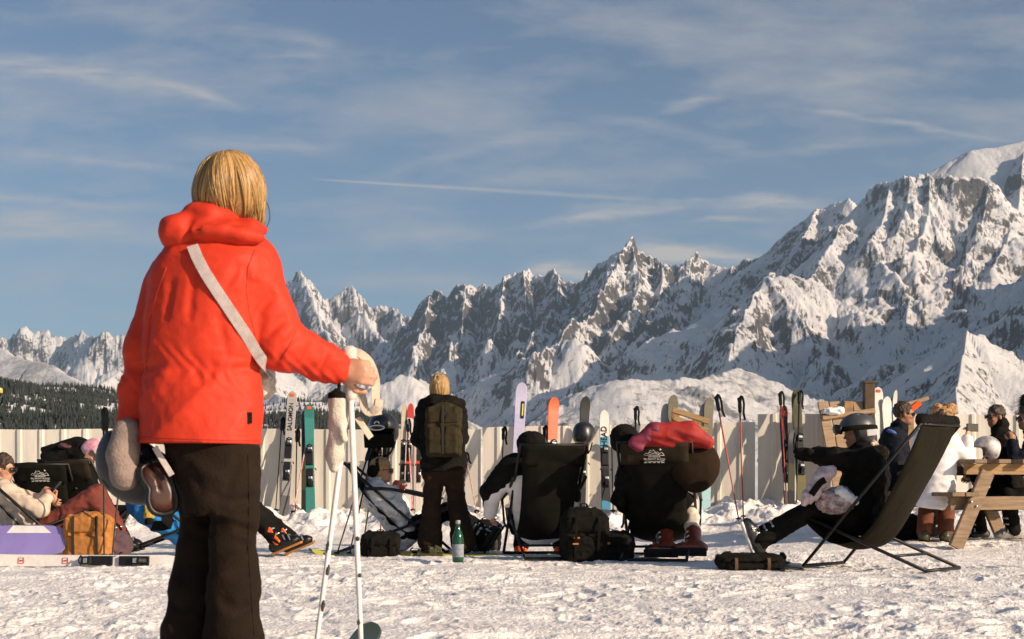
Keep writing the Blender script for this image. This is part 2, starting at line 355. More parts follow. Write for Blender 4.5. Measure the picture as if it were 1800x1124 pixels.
# ================================================================ mountains
def rid(nodes,s1=1.5,s2=.55,L0=700,na=1.0): return (nodes,s1,s2,L0,na)
RIDGES=[
 rid([(-500,560,20),(-200,585,20),(0,596,20),(20,588,20),(48,571,20),(62,580,20),(85,576,20),(92,584,20),(120,594,20),(150,585,19.5),(180,577,19),(205,579,19),(226,573,19),(240,566,19),(320,560,19),(420,560,19),(480,548,18.5),(505,508,18),(528,484,18),(548,500,18),(570,523,18),(588,530,18),(600,514,18),(618,509,18),(640,528,18),(655,544,18),(672,538,18),(690,533,18),(708,546,17.5),(728,560,17)],1.8,.6,500,.7),
 rid([(718,575,16),(740,548,15.5),(757,520,15.2),(775,519,15),(786,531,15),(800,514,15),(820,507,14.8),(835,514,14.8),(850,508,14.8),(866,521,14.6),(877,517,14.6),(886,496,14.5),(897,492,14.5),(910,486,14.5),(920,481,14.4),(937,492,14.3),(960,494,14.2),(985,485,14),(1000,488,14),(1016,494,13.8),(1036,492,13.5)],2.2,.55,520,.8),
 rid([(1020,510,13.4),(1050,474,13.2),(1080,451,13.1),(1096,434,13),(1108,426,13),(1120,434,13),(1140,440,13),(1160,457,13),(1186,462,12.9),(1216,459,12.8),(1231,464,12.8),(1246,472,12.8)],1.9,.6,500,.8),
 rid([(1246,473,12.8),(1290,469,12.6),(1330,459,12.4),(1355,446,12.2),(1370,421,12),(1400,396,11.8),(1440,373,11.6),(1480,363,11.4),(1495,359,11.2)],1.2,.7,500,.34),
 rid([(1470,400,10.9),(1500,358,10.7),(1520,336,10.6),(1540,321,10.5),(1565,316,10.4),(1600,311,10.3),(1635,307,10.3),(1680,308,10.2),(1705,314,10.2),(1740,322,10.2)],2.0,.75,620,.42),
 rid([(1620,310,11.5),(1650,296,11.5),(1670,284,11.5),(1710,263,11.5),(1750,259,11.5),(1800,248,11.5),(1900,232,11.5),(2100,220,11.5)],.75,.7,900,.10),
 # spurs
 rid([(528,484,18),(560,560,16.6),(600,620,15.6),(640,660,14.8)],1.5,.55,500,.7), rid([(500,510,18),(480,590,16.6),(450,640,15.6)],1.5,.5,500,.7),
 rid([(618,509,18),(650,570,17),(690,610,16)],1.5,.55,400,.8), rid([(690,533,18),(710,580,16.6),(735,620,15.4)],1.6,.55,400,.8),
 rid([(757,520,15.2),(745,580,14),(725,625,13.2)],1.9,.5,420,.9), rid([(820,507,14.8),(812,570,13.7),(790,622,12.9)],1.9,.5,420,.9), rid([(886,496,14.5),(880,560,13.4),(862,612,12.6)],1.9,.5,420,.9),
 rid([(920,481,14.4),(925,550,13.3),(910,600,12.6)],1.9,.5,420,.9), rid([(985,485,14),(975,550,13),(950,600,12.2),(900,640,11.5)],1.7,.5,420,.8),
 rid([(1108,426,13),(1075,490,12.2),(1045,550,11.6),(1000,590,11.1),(930,640,10.4)],1.7,.5,420,.9), rid([(1108,426,13),(1125,500,12.1),(1110,555,11.5),(1070,595,11)],1.6,.5,420,.9), rid([(1216,459,12.8),(1200,520,12),(1160,570,11.3),(1120,610,10.8)],1.6,.5,420,.9), rid([(1160,457,13),(1165,510,12.2),(1150,545,11.7)],1.7,.5,350,.9),
 rid([(1290,469,12.6),(1270,520,11.7),(1220,570,11.4),(1150,615,11.4),(1060,660,11.6),(960,710,11.9)],1.3,.9,500,.4),
 rid([(1440,373,11.6),(1400,440,10.7),(1370,480,10.1),(1340,506,9.6),(1270,562,9.4),(1180,610,9.5),(1080,650,9.7),(980,690,10),(860,735,10.4)],1.3,.9,500,.4),
 rid([(1520,336,10.6),(1480,400,10.1),(1455,450,9.7),(1420,490,9.4),(1345,503,9.2)],1.1,.55,450,.4),
 rid([(1345,503,9.2),(1395,540,8.8),(1430,580,8.5),(1450,625,8.1),(1440,680,7.6)],1.3,.6,450,.5), rid([(1345,503,9.2),(1310,560,8.7),(1290,620,8.2),(1270,690,7.6)],1.0,.6,450,.45),
 rid([(1565,316,10.4),(1548,400,9.9),(1530,440,9.6),(1560,480,9.3),(1600,520,9),(1590,570,8.7),(1540,610,8.4)],1.2,.5,420,.4), rid([(1635,307,10.3),(1632,390,9.9),(1615,430,9.6),(1600,452,9.4)],1.3,.55,300,.5), rid([(1600,311,10.3),(1590,380,9.9),(1575,420,9.7)],1.3,.6,260,.5),
 rid([(1740,322,10.2),(1725,400,9.8),(1700,440,9.5),(1690,480,9.2)],1.4,.55,320,.5), rid([(1800,270,11.2),(1790,370,10.2),(1770,430,9.7),(1740,470,9.3)],1.0,.5,500,.35),
 rid([(1900,400,8.8),(1820,470,8.4),(1790,520,8.1),(1740,590,7.7),(1700,650,7.2),(1640,700,6.8)],1.1,.6,500,.5),
 rid([(1990,330,8),(2150,215,6.6),(2350,190,5.4),(2700,330,4.4)],1.1,.6,900,.7),
 # nearer hills
 rid([(1000,716,5.3),(1030,692,5.2),(1060,672,5.1),(1100,661,5.1),(1160,664,5.2),(1200,661,5.3),(1240,664,5.5),(1290,662,5.9),(1400,690,6.4)],.55,.42,500,.30),
 
 rid([(1560,700,4.2),(1620,648,4.1),(1668,604,4),(1700,578,4),(1730,594,4.05),(1770,616,4.15),(1830,650,4.3),(1950,720,4.5)],.9,.6,350,.32), rid([(1700,578,4),(1690,640,3.75),(1680,700,3.5),(1690,760,3.3)],1.1,.5,300,.25),
 rid([(-400,585,6.4),(-100,606,6.2),(0,619,6),(60,637,5.7),(110,661,5.5),(165,692,5.2),(240,740,4.9)],.6,.5,500,.15),
 rid([(480,612,10.5),(380,596,9.6),(300,604,9),(225,642,8.6),(165,690,8.2)],1.0,.6,500,.2), rid([(300,604,9),(260,660,8.2),(215,710,7.6)],1.0,.6,400,.2),
 rid([(420,610,11),(520,640,10.4),(620,672,9.8),(700,700,9.2)],1.0,.5,500,.3),
 rid([(630,694,7.7),(660,672,7.8),(700,661,7.8),(730,668,8),(762,694,8.2)],.8,.7,400,.40),
 rid([(440,668,8),(500,700,7.6),(560,730,7)],.9,.5,400,.2), rid([(690,736,12.0),(760,708,11.6),(860,662,11.2),(940,628,10.9),(1010,600,10.7)],1.2,.9,400,.3),
]
cols=np.concatenate([np.linspace(-500,-60,60,endpoint=False),np.linspace(-60,1860,1500,endpoint=False),np.linspace(1860,2760,120)])
rows=np.concatenate([np.geomspace(2600,7000,230,endpoint=False),np.linspace(7000,16000,470,endpoint=False),np.linspace(16000,23500,120)])
TU=(cols-900)/F; X=TU[None,:]*rows[:,None]; Yg=np.repeat(rows[:,None],len(cols),1); xf=X.ravel(); yf=Yg.ravel()
wx=xf+240*fbm2(xf/1300,yf/1300,5,4); wy=yf+240*fbm2(xf/1300,yf/1300,15,4)
H=np.full(len(xf),-500.); NA=np.full(len(xf),.5); SC=np.zeros(len(xf)); DC=np.full(len(xf),2000.); acc=0.0
for (nd,s1,s2,L0,na) in RIDGES:
    P=np.array([[ (a-900)/F*d*1000, d*1000, (849-b)/F*d*1000 ] for a,b,d in nd])
    bx=(xf>P[:,0].min()-5200)&(xf<P[:,0].max()+5200)&(yf>P[:,1].min()-5200)&(yf<P[:,1].max()+5200); I=np.nonzero(bx)[0]
    best=np.full(len(I),-9e9); bsc=np.zeros(len(I)); bdc=np.zeros(len(I)); qx=wx[I]; qy=wy[I]
    # the crest itself is not warped so that the skyline stays put
    for k in range(len(P)-1):
        a=P[k]; b=P[k+1]; dx,dy=b[0]-a[0],b[1]-a[1]; LL=dx*dx+dy*dy
        t0=np.clip(((xf[I]-a[0])*dx+(yf[I]-a[1])*dy)/LL,0,1); d0=np.hypot(xf[I]-a[0]-t0*dx,yf[I]-a[1]-t0*dy)
        mixw=sst(100,900,d0); px_=xf[I]*(1-mixw)+qx*mixw; py_=yf[I]*(1-mixw)+qy*mixw
        t=np.clip(((px_-a[0])*dx+(py_-a[1])*dy)/LL,0,1); d=np.hypot(px_-a[0]-t*dx,py_-a[1]-t*dy)
        h=a[2]+(b[2]-a[2])*t-(s2*d+(s1-s2)*L0*(1-np.exp(-d/L0))); w_=h>best; bsc=np.where(w_,acc+t*math.sqrt(LL),bsc); bdc=np.where(w_,d,bdc); best=np.maximum(best,h); acc+=math.sqrt(LL)
    up=best>H[I]; J=I[up]; H[J]=best[up]; NA[J]=na; SC[J]=bsc[up]; DC[J]=bdc[up]; acc+=5000
NAs=NA.reshape(len(rows),len(cols))
for _ in range(8): NAs[1:-1,1:-1]=(NAs[1:-1,1:-1]*2+NAs[:-2,1:-1]+NAs[2:,1:-1]+NAs[1:-1,:-2]+NAs[1:-1,2:])/6
NA=NAs.ravel()
rg=ridged2(wx/900,wy/900,40,7,.52)-1.0
fl=ridged2(wx/260+.3*gnoise2(wx/500,wy/500,3),wy/420,60,4,.55)-1.0
alt=sst(-400,900,H)
f2=ridged2(wx/330,wy/330,71,4,.6)-.9; f3=fbm2(xf/75,yf/75,77,3,.6)
NK=np.interp(NA,[0,.06,.2,.35,.5,.8,1],[0,.05,.20,.46,.62,.82,.95]); flu=(ridged2(SC/210+.35*gnoise2(xf/500,yf/500,7),DC/1500,140,3,.55)-.9)*np.minimum(1,DC/130)*np.exp(-DC/1900); flv=(1-2*np.abs(gnoise2(SC/62+.5*gnoise2(xf/260,yf/260,9),DC/620,150)))*np.minimum(1,DC/80)*np.exp(-DC/1500)
H=H+((rg*120+fl*42+f2*44+f3*17)*(.35+.65*alt)+flu*88+flv*26)*NK+fbm2(xf/2200,yf/2200,80,4)*60*np.minimum(1,NA*2)
nr,nc=len(rows),len(cols)
ij=np.arange(nr*nc).reshape(nr,nc); FQ=np.stack([ij[:-1,:-1],ij[:-1,1:],ij[1:,1:],ij[1:,:-1]],-1).reshape(-1,4)
def mountain_mat():
    m=bpy.data.materials.new('rock_and_snow'); nt=nodes_of(m); N=nt.nodes; L=nt.links
    out=N.new('ShaderNodeOutputMaterial'); b=N.new('ShaderNodeBsdfPrincipled'); L.new(b.outputs[0],out.inputs[0])
    g=N.new('ShaderNodeNewGeometry'); sn=N.new('ShaderNodeSeparateXYZ'); L.new(g.outputs['Normal'],sn.inputs[0]); spn=N.new('ShaderNodeSeparateXYZ'); L.new(g.outputs['Position'],spn.inputs[0])
    def M(op,a,b=None,c=None,clamp=False):
        n=N.new('ShaderNodeMath'); n.operation=op; n.use_clamp=clamp
        for i,x in enumerate((a,b,c)):
            if x is None: continue
            if isinstance(x,(int,float)): n.inputs[i].default_value=x
            else: L.new(x,n.inputs[i])
        return n.outputs[0]
    def NZ(sc,det,ro,st=(1,1,1)):
        mp=N.new('ShaderNodeMapping'); mp.inputs['Scale'].default_value=st; L.new(g.outputs['Position'],mp.inputs[0])
        n=N.new('ShaderNodeTexNoise'); n.inputs['Scale'].default_value=sc; n.inputs['Detail'].default_value=det; n.inputs['Roughness'].default_value=ro; L.new(mp.outputs[0],n.inputs['Vector']); return n.outputs['Fac']
    nb=NZ(.0016,8,.62); nf=NZ(.030,8,.80,(1,1,.28)); nv=NZ(.03,5,.7)
    slope=M('ADD',sn.outputs[2],M('ADD',M('MULTIPLY_ADD',nf,1.5,-.75),M('MULTIPLY_ADD',nb,1.1,-.55)))
    rockm=N.new('ShaderNodeMapRange'); rockm.inputs[1].default_value=.50; rockm.inputs[2].default_value=.62; rockm.inputs[3].default_value=1; rockm.inputs[4].default_value=0; L.new(slope,rockm.inputs[0])
    rr=N.new('ShaderNodeValToRGB'); e=rr.color_ramp.elements; e[0].position=.3; e[0].color=(.036,.038,.044,1); e[1].position=.72; e[1].color=(.135,.120,.110,1); L.new(nv,rr.inputs[0])
    sr=N.new('ShaderNodeValToRGB'); e=sr.color_ramp.elements; e[0].position=.3; e[0].color=(.66,.65,.66,1); e[1].position=.7; e[1].color=(.80,.78,.77,1); L.new(nb,sr.inputs[0])
    mx=N.new('ShaderNodeMix'); mx.data_type='RGBA'; L.new(rockm.outputs[0],mx.inputs[0]); L.new(sr.outputs[0],mx.inputs[6]); L.new(rr.outputs[0],mx.inputs[7])
    # woods on the low slopes
    lowm=N.new('ShaderNodeMapRange'); lowm.inputs[1].default_value=650; lowm.inputs[2].default_value=150; lowm.inputs[3].default_value=0; lowm.inputs[4].default_value=1; L.new(spn.outputs[2],lowm.inputs[0])
    wn=NZ(.02,6,.75); wb=NZ(.0022,4,.6)
    wm=M('MULTIPLY',M('MULTIPLY',M('ADD',M('MULTIPLY_ADD',wn,7,-3.7),M('MULTIPLY_ADD',wb,8,-4),clamp=True),lowm.outputs[0]),.93)
    m2=N.new('ShaderNodeMix'); m2.data_type='RGBA'; L.new(wm,m2.inputs[0]); L.new(mx.outputs[2],m2.inputs[6]); m2.inputs[7].default_value=(.028,.035,.035,1)
    L.new(m2.outputs[2],b.inputs['Base Color']); b.inputs['Roughness'].default_value=.85; b.inputs['Specular IOR Level'].default_value=.2
    bp=N.new('ShaderNodeBump'); bp.inputs['Strength'].default_value=.75; bp.inputs['Distance'].default_value=16; L.new(nf,bp.inputs['Height']); L.new(bp.outputs[0],b.inputs['Normal'])
    return m
tag(mesh_obj('mountains',np.stack([xf,yf,H],1),FQ,mountain_mat()),kind='structure')
# ================================================================ wooded near hill
def hill_h(x,y):
    y=np.maximum(y,60); u=900+F*x/y
    crest=np.interp(u,[-500,-150,0,60,160,230,300,460,500,560,600,640,700,760,830,1000,1300,1650,1720,1800,2500],[655,664,670,678,692,698,706,714,708,706,709,716,730,742,775,800,800,790,770,752,740])
    zc=(849-crest)/F*1250
    r=np.where(y<1250,(y-60)/1190,1.0); base=-26+(zc+26)*np.power(np.clip(r,0,1),.85); base=np.where(y<420,base-0,base)
    back=np.where(y>1250,-(y-1250)*.35,0)
    return base+back+fbm2(x/140,y/140,91,4)*7*sst(100,500,y)
hc=np.linspace(-700,2400,300); hr=np.concatenate([np.linspace(34,120,14,endpoint=False),np.linspace(120,2700,150)])
HX=((hc-900)/F)[None,:]*hr[:,None]; HYY=np.repeat(hr[:,None],len(hc),1); hx,hy=HX.ravel(),HYY.ravel(); hz=hill_h(hx,hy)
hz=np.where(hy<60,-.4-(hy-34)*.9,hz); 
ij=np.arange(len(hr)*len(hc)).reshape(len(hr),len(hc)); HQ=np.stack([ij[:-1,:-1],ij[:-1,1:],ij[1:,1:],ij[1:,:-1]],-1).reshape(-1,4)
tag(mesh_obj('hill',np.stack([hx,hy,hz],1),HQ,pm('hill_snow',(.80,.78,.77),.8,.08,.05,.3,.4)),kind='structure')
def conifer_verts(h,r,seed,tiers=5,seg=7):
    rg=np.random.default_rng(seed); v=[];f=[]
    for t in range(tiers):
        z0=h*(.10+.78*t/tiers); z1=h*min(1,.10+.78*(t+1)/tiers+.13); rr=r*(1-t/tiers)**.85*rg.uniform(.85,1.15)
        b=len(v); off=rg.uniform(0,6)
        for k in range(seg): a=off+2*math.pi*k/seg; q=rr*(1.0 if k%2 else .62)*rg.uniform(.8,1.15); v.append((q*math.cos(a),q*math.sin(a),z0+rg.uniform(-.03,.02)*h))
        v.append((rg.uniform(-.02,.02)*h,0,z1))
        for k in range(seg): f.append((b+k,b+(k+1)%seg,b+seg))
    return np.array(v),np.array(f)
protos=[conifer_verts(1,.2,i) for i in range(6)]
tv=[];tf=[];base=0
def scatter(n,ulo,uhi,ylo,yhi,dens):
    global base
    U_=RNG.uniform(ulo,uhi,n); Y_=RNG.uniform(ylo,yhi,n); x=(U_-900)/F*Y_; z=hill_h(x,Y_); py=849-F*(z-CH)/Y_
    k=dens(U_,Y_,x,py)>RNG.uniform(0,1,n)
    for xx,y2,zz in zip(x[k],Y_[k],z[k]):
        p,q=protos[RNG.integers(6)]; h=RNG.uniform(2.2,5.6); a=RNG.uniform(0,6.28); c,s=math.cos(a),math.sin(a)
        vv_=p*V(h,h,h); vv_=np.stack([vv_[:,0]*c-vv_[:,1]*s+xx,vv_[:,0]*s+vv_[:,1]*c+y2,vv_[:,2]+zz-.5],1); tv.append(vv_); tf.append(q+base); base+=len(p)
def dens_left(U_,Y_,x,py):
    n=fbm2(x/55,Y_/130,33,4); clear=(np.abs(py-(694+.05*U_))<9)*.45
    return np.where(py<668,.12,np.clip(.95+n*1.1-clear,0,1))
scatter(38000,-200,430,420,1500,dens_left)
scatter(11000,430,800,500,1320,lambda U_,Y_,x,py:np.clip(np.where(np.abs(py-(720-.02*(U_-460)))<11,.05,.95)+fbm2(x/40,Y_/90,37,3)*.35,0,1)*(py<775))
tag(mesh_obj('forest',np.concatenate(tv),np.concatenate(tf),pm('conifer_needles',(.036,.046,.042),.9,.5,.09,0,1,col2=(.016,.022,.022)),None,False),'dark conifer forest with snowy gaps covering the hill behind the fence','forest',kind='stuff')
# ================================================================ snow ground
def ground_z(x,y):
    x=np.asarray(x,float); y=np.asarray(y,float)
    return .10*sst(12.3,13.6,y)*sst(1.6,3.2,x)+.23*sst(15.2,17.6,y)
def gz(x,y): return float(ground_z(x,y))
gc=np.concatenate([np.linspace(-1400,-40,60,endpoint=False),np.linspace(-40,1840,1250,endpoint=False),np.linspace(1840,3200,60)])
gr=np.concatenate([np.linspace(-6,2,12,endpoint=False),np.linspace(2,5.4,60,endpoint=False),np.geomspace(5.4,13.2,470,endpoint=False),np.linspace(13.2,18.6,210,endpoint=False),np.linspace(18.6,36,24)])
sp_=np.maximum(np.abs(gr),2.6)
GX=((gc-900)/F)[None,:]*sp_[:,None]*np.where(gr<2.6,3,1)[:,None]; GX=((gc-900)/F)[None,:]*np.maximum(gr,4.5)[:,None]; GY=np.repeat(gr[:,None],len(gc),1); gx,gy=GX.ravel(),GY.ravel()
z=ground_z(gx,gy)
l1=fbm2(gx/.9,gy/1.3,201,3)*.015; l2=fbm2(gx/.16,gy/.22,211,4,.6); l3=fbm2(gx/.045,gy/.06,221,2)
clod=np.maximum(fbm2(gx/.11,gy/.15,231,3)-.25,0)
patch=sst(-.35,.35,fbm2(gx/1.6,gy/2.4,241,3))
lump=np.maximum(fbm2(gx/.42,gy/.42,251,4,.5)+.25,0)*.13*sst(15.6,17.3,gy)*(1-sst(18.4,18.9,gy))
scrape=np.abs(gnoise2(gx/1.4,gy/.16,261))
z=z+l1+l2*.0058*(.4+patch)+l3*.0026+clod*.015*(.3+.9*patch)+lump-.006*scrape*(1-patch)
rgf=np.random.default_rng(77); zz=z.reshape(len(gr),len(gc)); XX=gx.reshape(zz.shape); YY=gy.reshape(zz.shape)
for k in range(420):
    fy=rgf.uniform(4.6,13.6); fx=rgf.uniform(-.40,.42)*fy; an=rgf.uniform(0,6.28); i0,i1=np.searchsorted(gr,(fy-.3,fy+.3)); j0,j1=np.searchsorted(gc,(900+F*(fx-.3)/max(fy,4.5),900+F*(fx+.3)/max(fy,4.5)))
    if i1<=i0 or j1<=j0: continue
    a_=XX[i0:i1,j0:j1]-fx; b_=YY[i0:i1,j0:j1]-fy; u1=(a_*math.cos(an)+b_*math.sin(an))/.155; v1=(-a_*math.sin(an)+b_*math.cos(an))/.062; q=u1*u1+v1*v1
    zz[i0:i1,j0:j1]+=-.012*np.exp(-q**2)+.006*np.exp(-((np.sqrt(q)-1.35)/.25)**2)
z=zz.ravel()
for k in range(16):     # old ski tracks
    y0=rgf.uniform(5.2,12.5); sl_=rgf.normal(0,.22); bow=rgf.normal(0,.03); yc=y0+sl_*gx+bow*gx*gx+.04*gnoise2(gx/1.1,gx*0+k,300+k); on=sst(-.1,.3,gnoise2(gx/2.3,gx*0+k*3.1,330+k)+.15)
    for o_ in (0,.24): q=(gy-yc-o_)/.055; z=z-on*(.011*np.exp(-q**4)-.005*np.exp(-((np.abs(q)-1.5)/.4)**2))
z=np.where(gy>20,z-(gy-20)*.03,z)
nr,nc=len(gr),len(gc); ij=np.arange(nr*nc).reshape(nr,nc); GQ=np.stack([ij[:-1,:-1],ij[:-1,1:],ij[1:,1:],ij[1:,:-1]],-1).reshape(-1,4)
def snow_mat():
    m=bpy.data.materials.new('trodden_snow'); nt=nodes_of(m); N=nt.nodes; L=nt.links
    out=N.new('ShaderNodeOutputMaterial'); b=N.new('ShaderNodeBsdfPrincipled'); L.new(b.outputs[0],out.inputs[0]); tc=N.new('ShaderNodeTexCoord')
    n1=N.new('ShaderNodeTexNoise'); n1.inputs['Scale'].default_value=3; n1.inputs['Detail'].default_value=9; n1.inputs['Roughness'].default_value=.7; L.new(tc.outputs['Object'],n1.inputs['Vector'])
    r=N.new('ShaderNodeValToRGB'); e=r.color_ramp.elements; e[0].position=.33; e[0].color=(.70,.65,.615,1); e[1].position=.56; e[1].color=(.90,.85,.805,1); L.new(n1.outputs['Fac'],r.inputs[0]); L.new(r.outputs[0],b.inputs['Base Color'])
    n2=N.new('ShaderNodeTexNoise'); n2.inputs['Scale'].default_value=55; n2.inputs['Detail'].default_value=6; L.new(tc.outputs['Object'],n2.inputs['Vector'])
    bp=N.new('ShaderNodeBump'); bp.inputs['Strength'].default_value=.6; bp.inputs['Distance'].default_value=.02; L.new(n2.outputs['Fac'],bp.inputs['Height']); L.new(bp.outputs[0],b.inputs['Normal'])
    b.inputs['Roughness'].default_value=.6; b.inputs['Subsurface Weight'].default_value=0.0; b.inputs['Specular IOR Level'].default_value=.35
    return m
tag(mesh_obj('snow_ground',np.stack([gx,gy,z],1),GQ,snow_mat()),kind='structure')
# ================================================================ corrugated fence
FY=18.4
def fence_run(px0,px1,ztop0,ztop1,yoff,label,z0=.05):
    root=thing('fence',label,'fence',((px0-900)/F*FY,FY+yoff,0)); X0=(px0-900)/F*FY; X1=(px1-900)/F*FY; W=X1-X0
    pitch=.285; prof=[(0,0),(.17,0),(.19,-.022),(.225,-.022),(.245,0)]
    pts=[];k=0
    while k*pitch<W:
        for a,b in prof:
            if k*pitch+a<W: pts.append((k*pitch+a,b+.004*math.sin(k*1.7)))
        k+=1
    pts.append((W,0)); mb=MB(); n=len(pts); vs=[];fs=[]
    zs=[0,.25,.5,.75,1]
    for (x,y) in pts:
        zt=ztop0+(ztop1-ztop0)*x/W+.006*math.sin(x*3.1)
        for t in zs: vs.append((x,y+.006*math.sin(x*2+t*4),z0+(zt-z0)*t))
    for i in range(n-1):
        for j in range(4): a=i*5+j; fs.append((a,a+5,a+6,a+1))
    mb.add(vs,fs,False)
    o=mb.build('sheet_metal',[pm('painted_sheet',(.62,.575,.50),.5,.17,3.2,.12,30,stretch=(1,1,.16),spec=.4)],root)
    md=o.modifiers.new('thick','SOLIDIFY'); md.thickness=.004; md.offset=1
    mb=MB(); x=.4
    while x<W: mb.box((x,.06,(z0+ztop0-.1)/2),(.06,.06,ztop0-.1-z0),bev=.006); x+=2.4
    mb.box((W/2,.025+.06,.95),(W-.02,.04,.05)); mb.build('post',[pm('fence_post',(.30,.27,.23),.7)],root)
    return root
fence_run(-420,845,1.352,1.355,0,'long cream corrugated metal fence running behind the deckchairs on the left half')
fence_run(848,1328,1.375,1.455,.03,'cream corrugated metal fence section rising gently behind the two rear-facing deckchairs')
fence_run(1331,2250,1.545,1.53,-.05,'taller cream corrugated metal fence section behind the picnic table at right')
def make_haze(dens):
    mb=MB(); mb.box((2000,12000,1490),(24000,26000,4020)); m=bpy.data.materials.new('haze_air'); nt=nodes_of(m)
    out=nt.nodes.new('ShaderNodeOutputMaterial'); v=nt.nodes.new('ShaderNodeVolumePrincipled'); v.inputs['Color'].default_value=(.60,.80,1,1); v.inputs['Density'].default_value=dens; v.inputs['Anisotropy'].default_value=.2
    nt.links.new(v.outputs[0],out.inputs['Volume']); o=mb.build('haze',m); tag(o,kind='stuff',label='thin blue winter haze in front of the far mountains',cat='haze')
make_haze(2.2e-5)
# ================================================================ people
SKIN=pm('skin',(.52,.27,.17),.5,.10,14,.08,120,spec=.4)
TAN=pm('tanned_skin',(.33,.155,.085),.5,.10,14,.08,120,spec=.4)
LENS=pm('dark_lens',(.012,.010,.010),.12,.1,10,0,spec=.8)
BLK=pm('black_cloth',(.0085,.0075,.006),.9,.35,12,.35,160,spec=.12)
BLKP=pm('black_plastic',(.009,.0088,.008),.4,.3,20,.05,90,spec=.35)
STEEL=pm('buckle_metal',(.55,.54,.52),.35,.15,20,.05,90,metal=.9)
def head_shape(c,R,s=.93):
    c=np.asarray(c,float); H=lambda a,b,d:c+R@(V(a,b,d)*s)
    e=lambda p,r:ell(p,np.array(r)*s,R)
    k=U(.025*s,e(H(-.014,0,.036),(.097,.076,.094)),e(H(.028,0,-.028),(.064,.061,.088)),e(H(.044,0,-.074),(.044,.046,.032)))
    k=U(.012*s,k,ell(H(.077,0,-.092),np.array((.017,.018,.014))*s,R),cap(H(.086,0,.014),H(.106,0,-.020),.009*s,.0125*s),ell(H(.084,0,.034),np.array((.016,.046,.010))*s,R),
        ell(H(.089,0,-.054),np.array((.013,.023,.006))*s,R),ell(H(.087,0,-.066),np.array((.013,.020,.007))*s,R),ell(H(.07,.036,-.022),np.array((.02,.02,.02))*s,R),ell(H(.07,-.036,-.022),np.array((.02,.02,.02))*s,R))
    k=SUB(k,e(H(.104,.031,.014),(.020,.017,.011)),.008); k=SUB(k,e(H(.104,-.031,.014),(.020,.017,.011)),.008)
    k=U(.006,k,e(H(-.004,.078,-.006),(.020,.011,.032)),e(H(-.004,-.078,-.006),(.020,.011,.032)),ell(H(.088,.031,.014),np.array((.012,.012,.011))*s,R),ell(H(.088,-.031,.014),np.array((.012,.012,.011))*s,R))
    return k
def hand_shape(w,d,n,side=1,curl=.5,s=1.0,spread=.0):
    """palm, four bent fingers of unequal length and a thumb from the side of the palm"""
    w=np.asarray(w,float); d=unit(d); n=unit(np.asarray(n)-d*np.dot(n,d)); t=np.cross(n,d)*side
    R=np.stack([d,t,n],1); pr=[ell(w+d*.050*s,V(.054,.043,.019)*s,R),cap(w-d*.02*s,w+d*.03*s,.027*s,.028*s)]
    fs=[]
    for i in range(4):
        p=w+d*(.086-.006*abs(i-1))*s+t*(.033-.0215*i)*s; Lg=(.076,.084,.078,.060)[i]*s; r=(.0098,.0098,.0092,.0082)[i]*s
        for j in range(3):
            a=curl*(j+.85+.06*i); dd=unit(d*math.cos(a)+n*math.sin(a)+t*spread*(1.5-i)*.1); q=p+dd*Lg*(.45,.32,.25)[j]; fs.append(cap(p,q,r*(1-.06*j),r*(.94-.06*j))); p=q
    p=w+d*.028*s+t*.034*s+n*.008*s; q=p+unit(d*.62+t*.6+n*.45)*.042*s; q2=q+unit(d*.75+t*.05+n*(.3+curl*.5))*.034*s
    th=U(.006*s,cap(p,q,.0135*s,.0115*s),cap(q,q2,.0112*s,.0095*s))
    return U(.009*s,U(.012*s,*pr),th,*fs)
def glasses(parent,c,R,s=.93):
    c=np.asarray(c,float); H=lambda a,b,d:c+R@(V(a,b,d)*s); mb=MB()
    for k in(1,-1):
        mb.tube([H(.108,k*.005,.016),H(.112,k*.020,.030),H(.104,k*.056,.030),H(.098,k*.062,.012),H(.104,k*.050,-.008),H(.112,k*.022,-.010),H(.108,k*.005,.016)],.0035,6,curve=3)
        mb.sheet([[H(.111-.006*abs(j)/1.,k*(.012+.0225*(j+1)),.026-.033*i/2) for j in(-1,0,1)] for i in range(3)],.004)
        mb.tube([H(.098,k*.062,.020),H(.05,k*.078,.016),H(-.01,k*.084,.008)],.0032,6)
    mb.tube([H(.108,-.008,.018),H(.110,.008,.018)],.003,6)
    return mb.build('sunglasses',LENS,parent)
def hair_obj(parent,c,R,m,style='short',s=.93,vox=.007,seed=1):
    c=np.asarray(c,float); H=lambda a,b,d:c+R@(V(a,b,d)*s); e=lambda p,r:ell(p,np.array(r)*s,R)
    if style=='short':
        k=e(H(-.018,0,.046),(.101,.083,.098)); k=SUB(k,rbox(H(.118,0,-.028),V(.070,.12,.095)*s,.03*s,R),.02); k=SUB(k,half(H(0,0,-.055),-R[:,2]),.02); k=SUB(k,rbox(H(.035,0,-.06),V(.045,.12,.06)*s,.01,R),.01)
    else:
        k=U(.03,e(H(-.018,0,.046),(.106,.090,.100)),e(H(-.035,0,-.035),(.080,.086,.105))); k=SUB(k,rbox(H(.122,0,-.055),V(.085,.085,.105)*s,.03*s,R),.02)
        if style=='pony': k=U(.02,k,cap(H(-.11,0,.02),H(-.15,0,-.10),.03,.018))
    return sdf_obj('hair',WRAP(k,.0085 if style=='short' else .0090,(.022,.020,.06) if style=='short' else (.018,.016,.09),seed,R,.6),vox,m,parent)
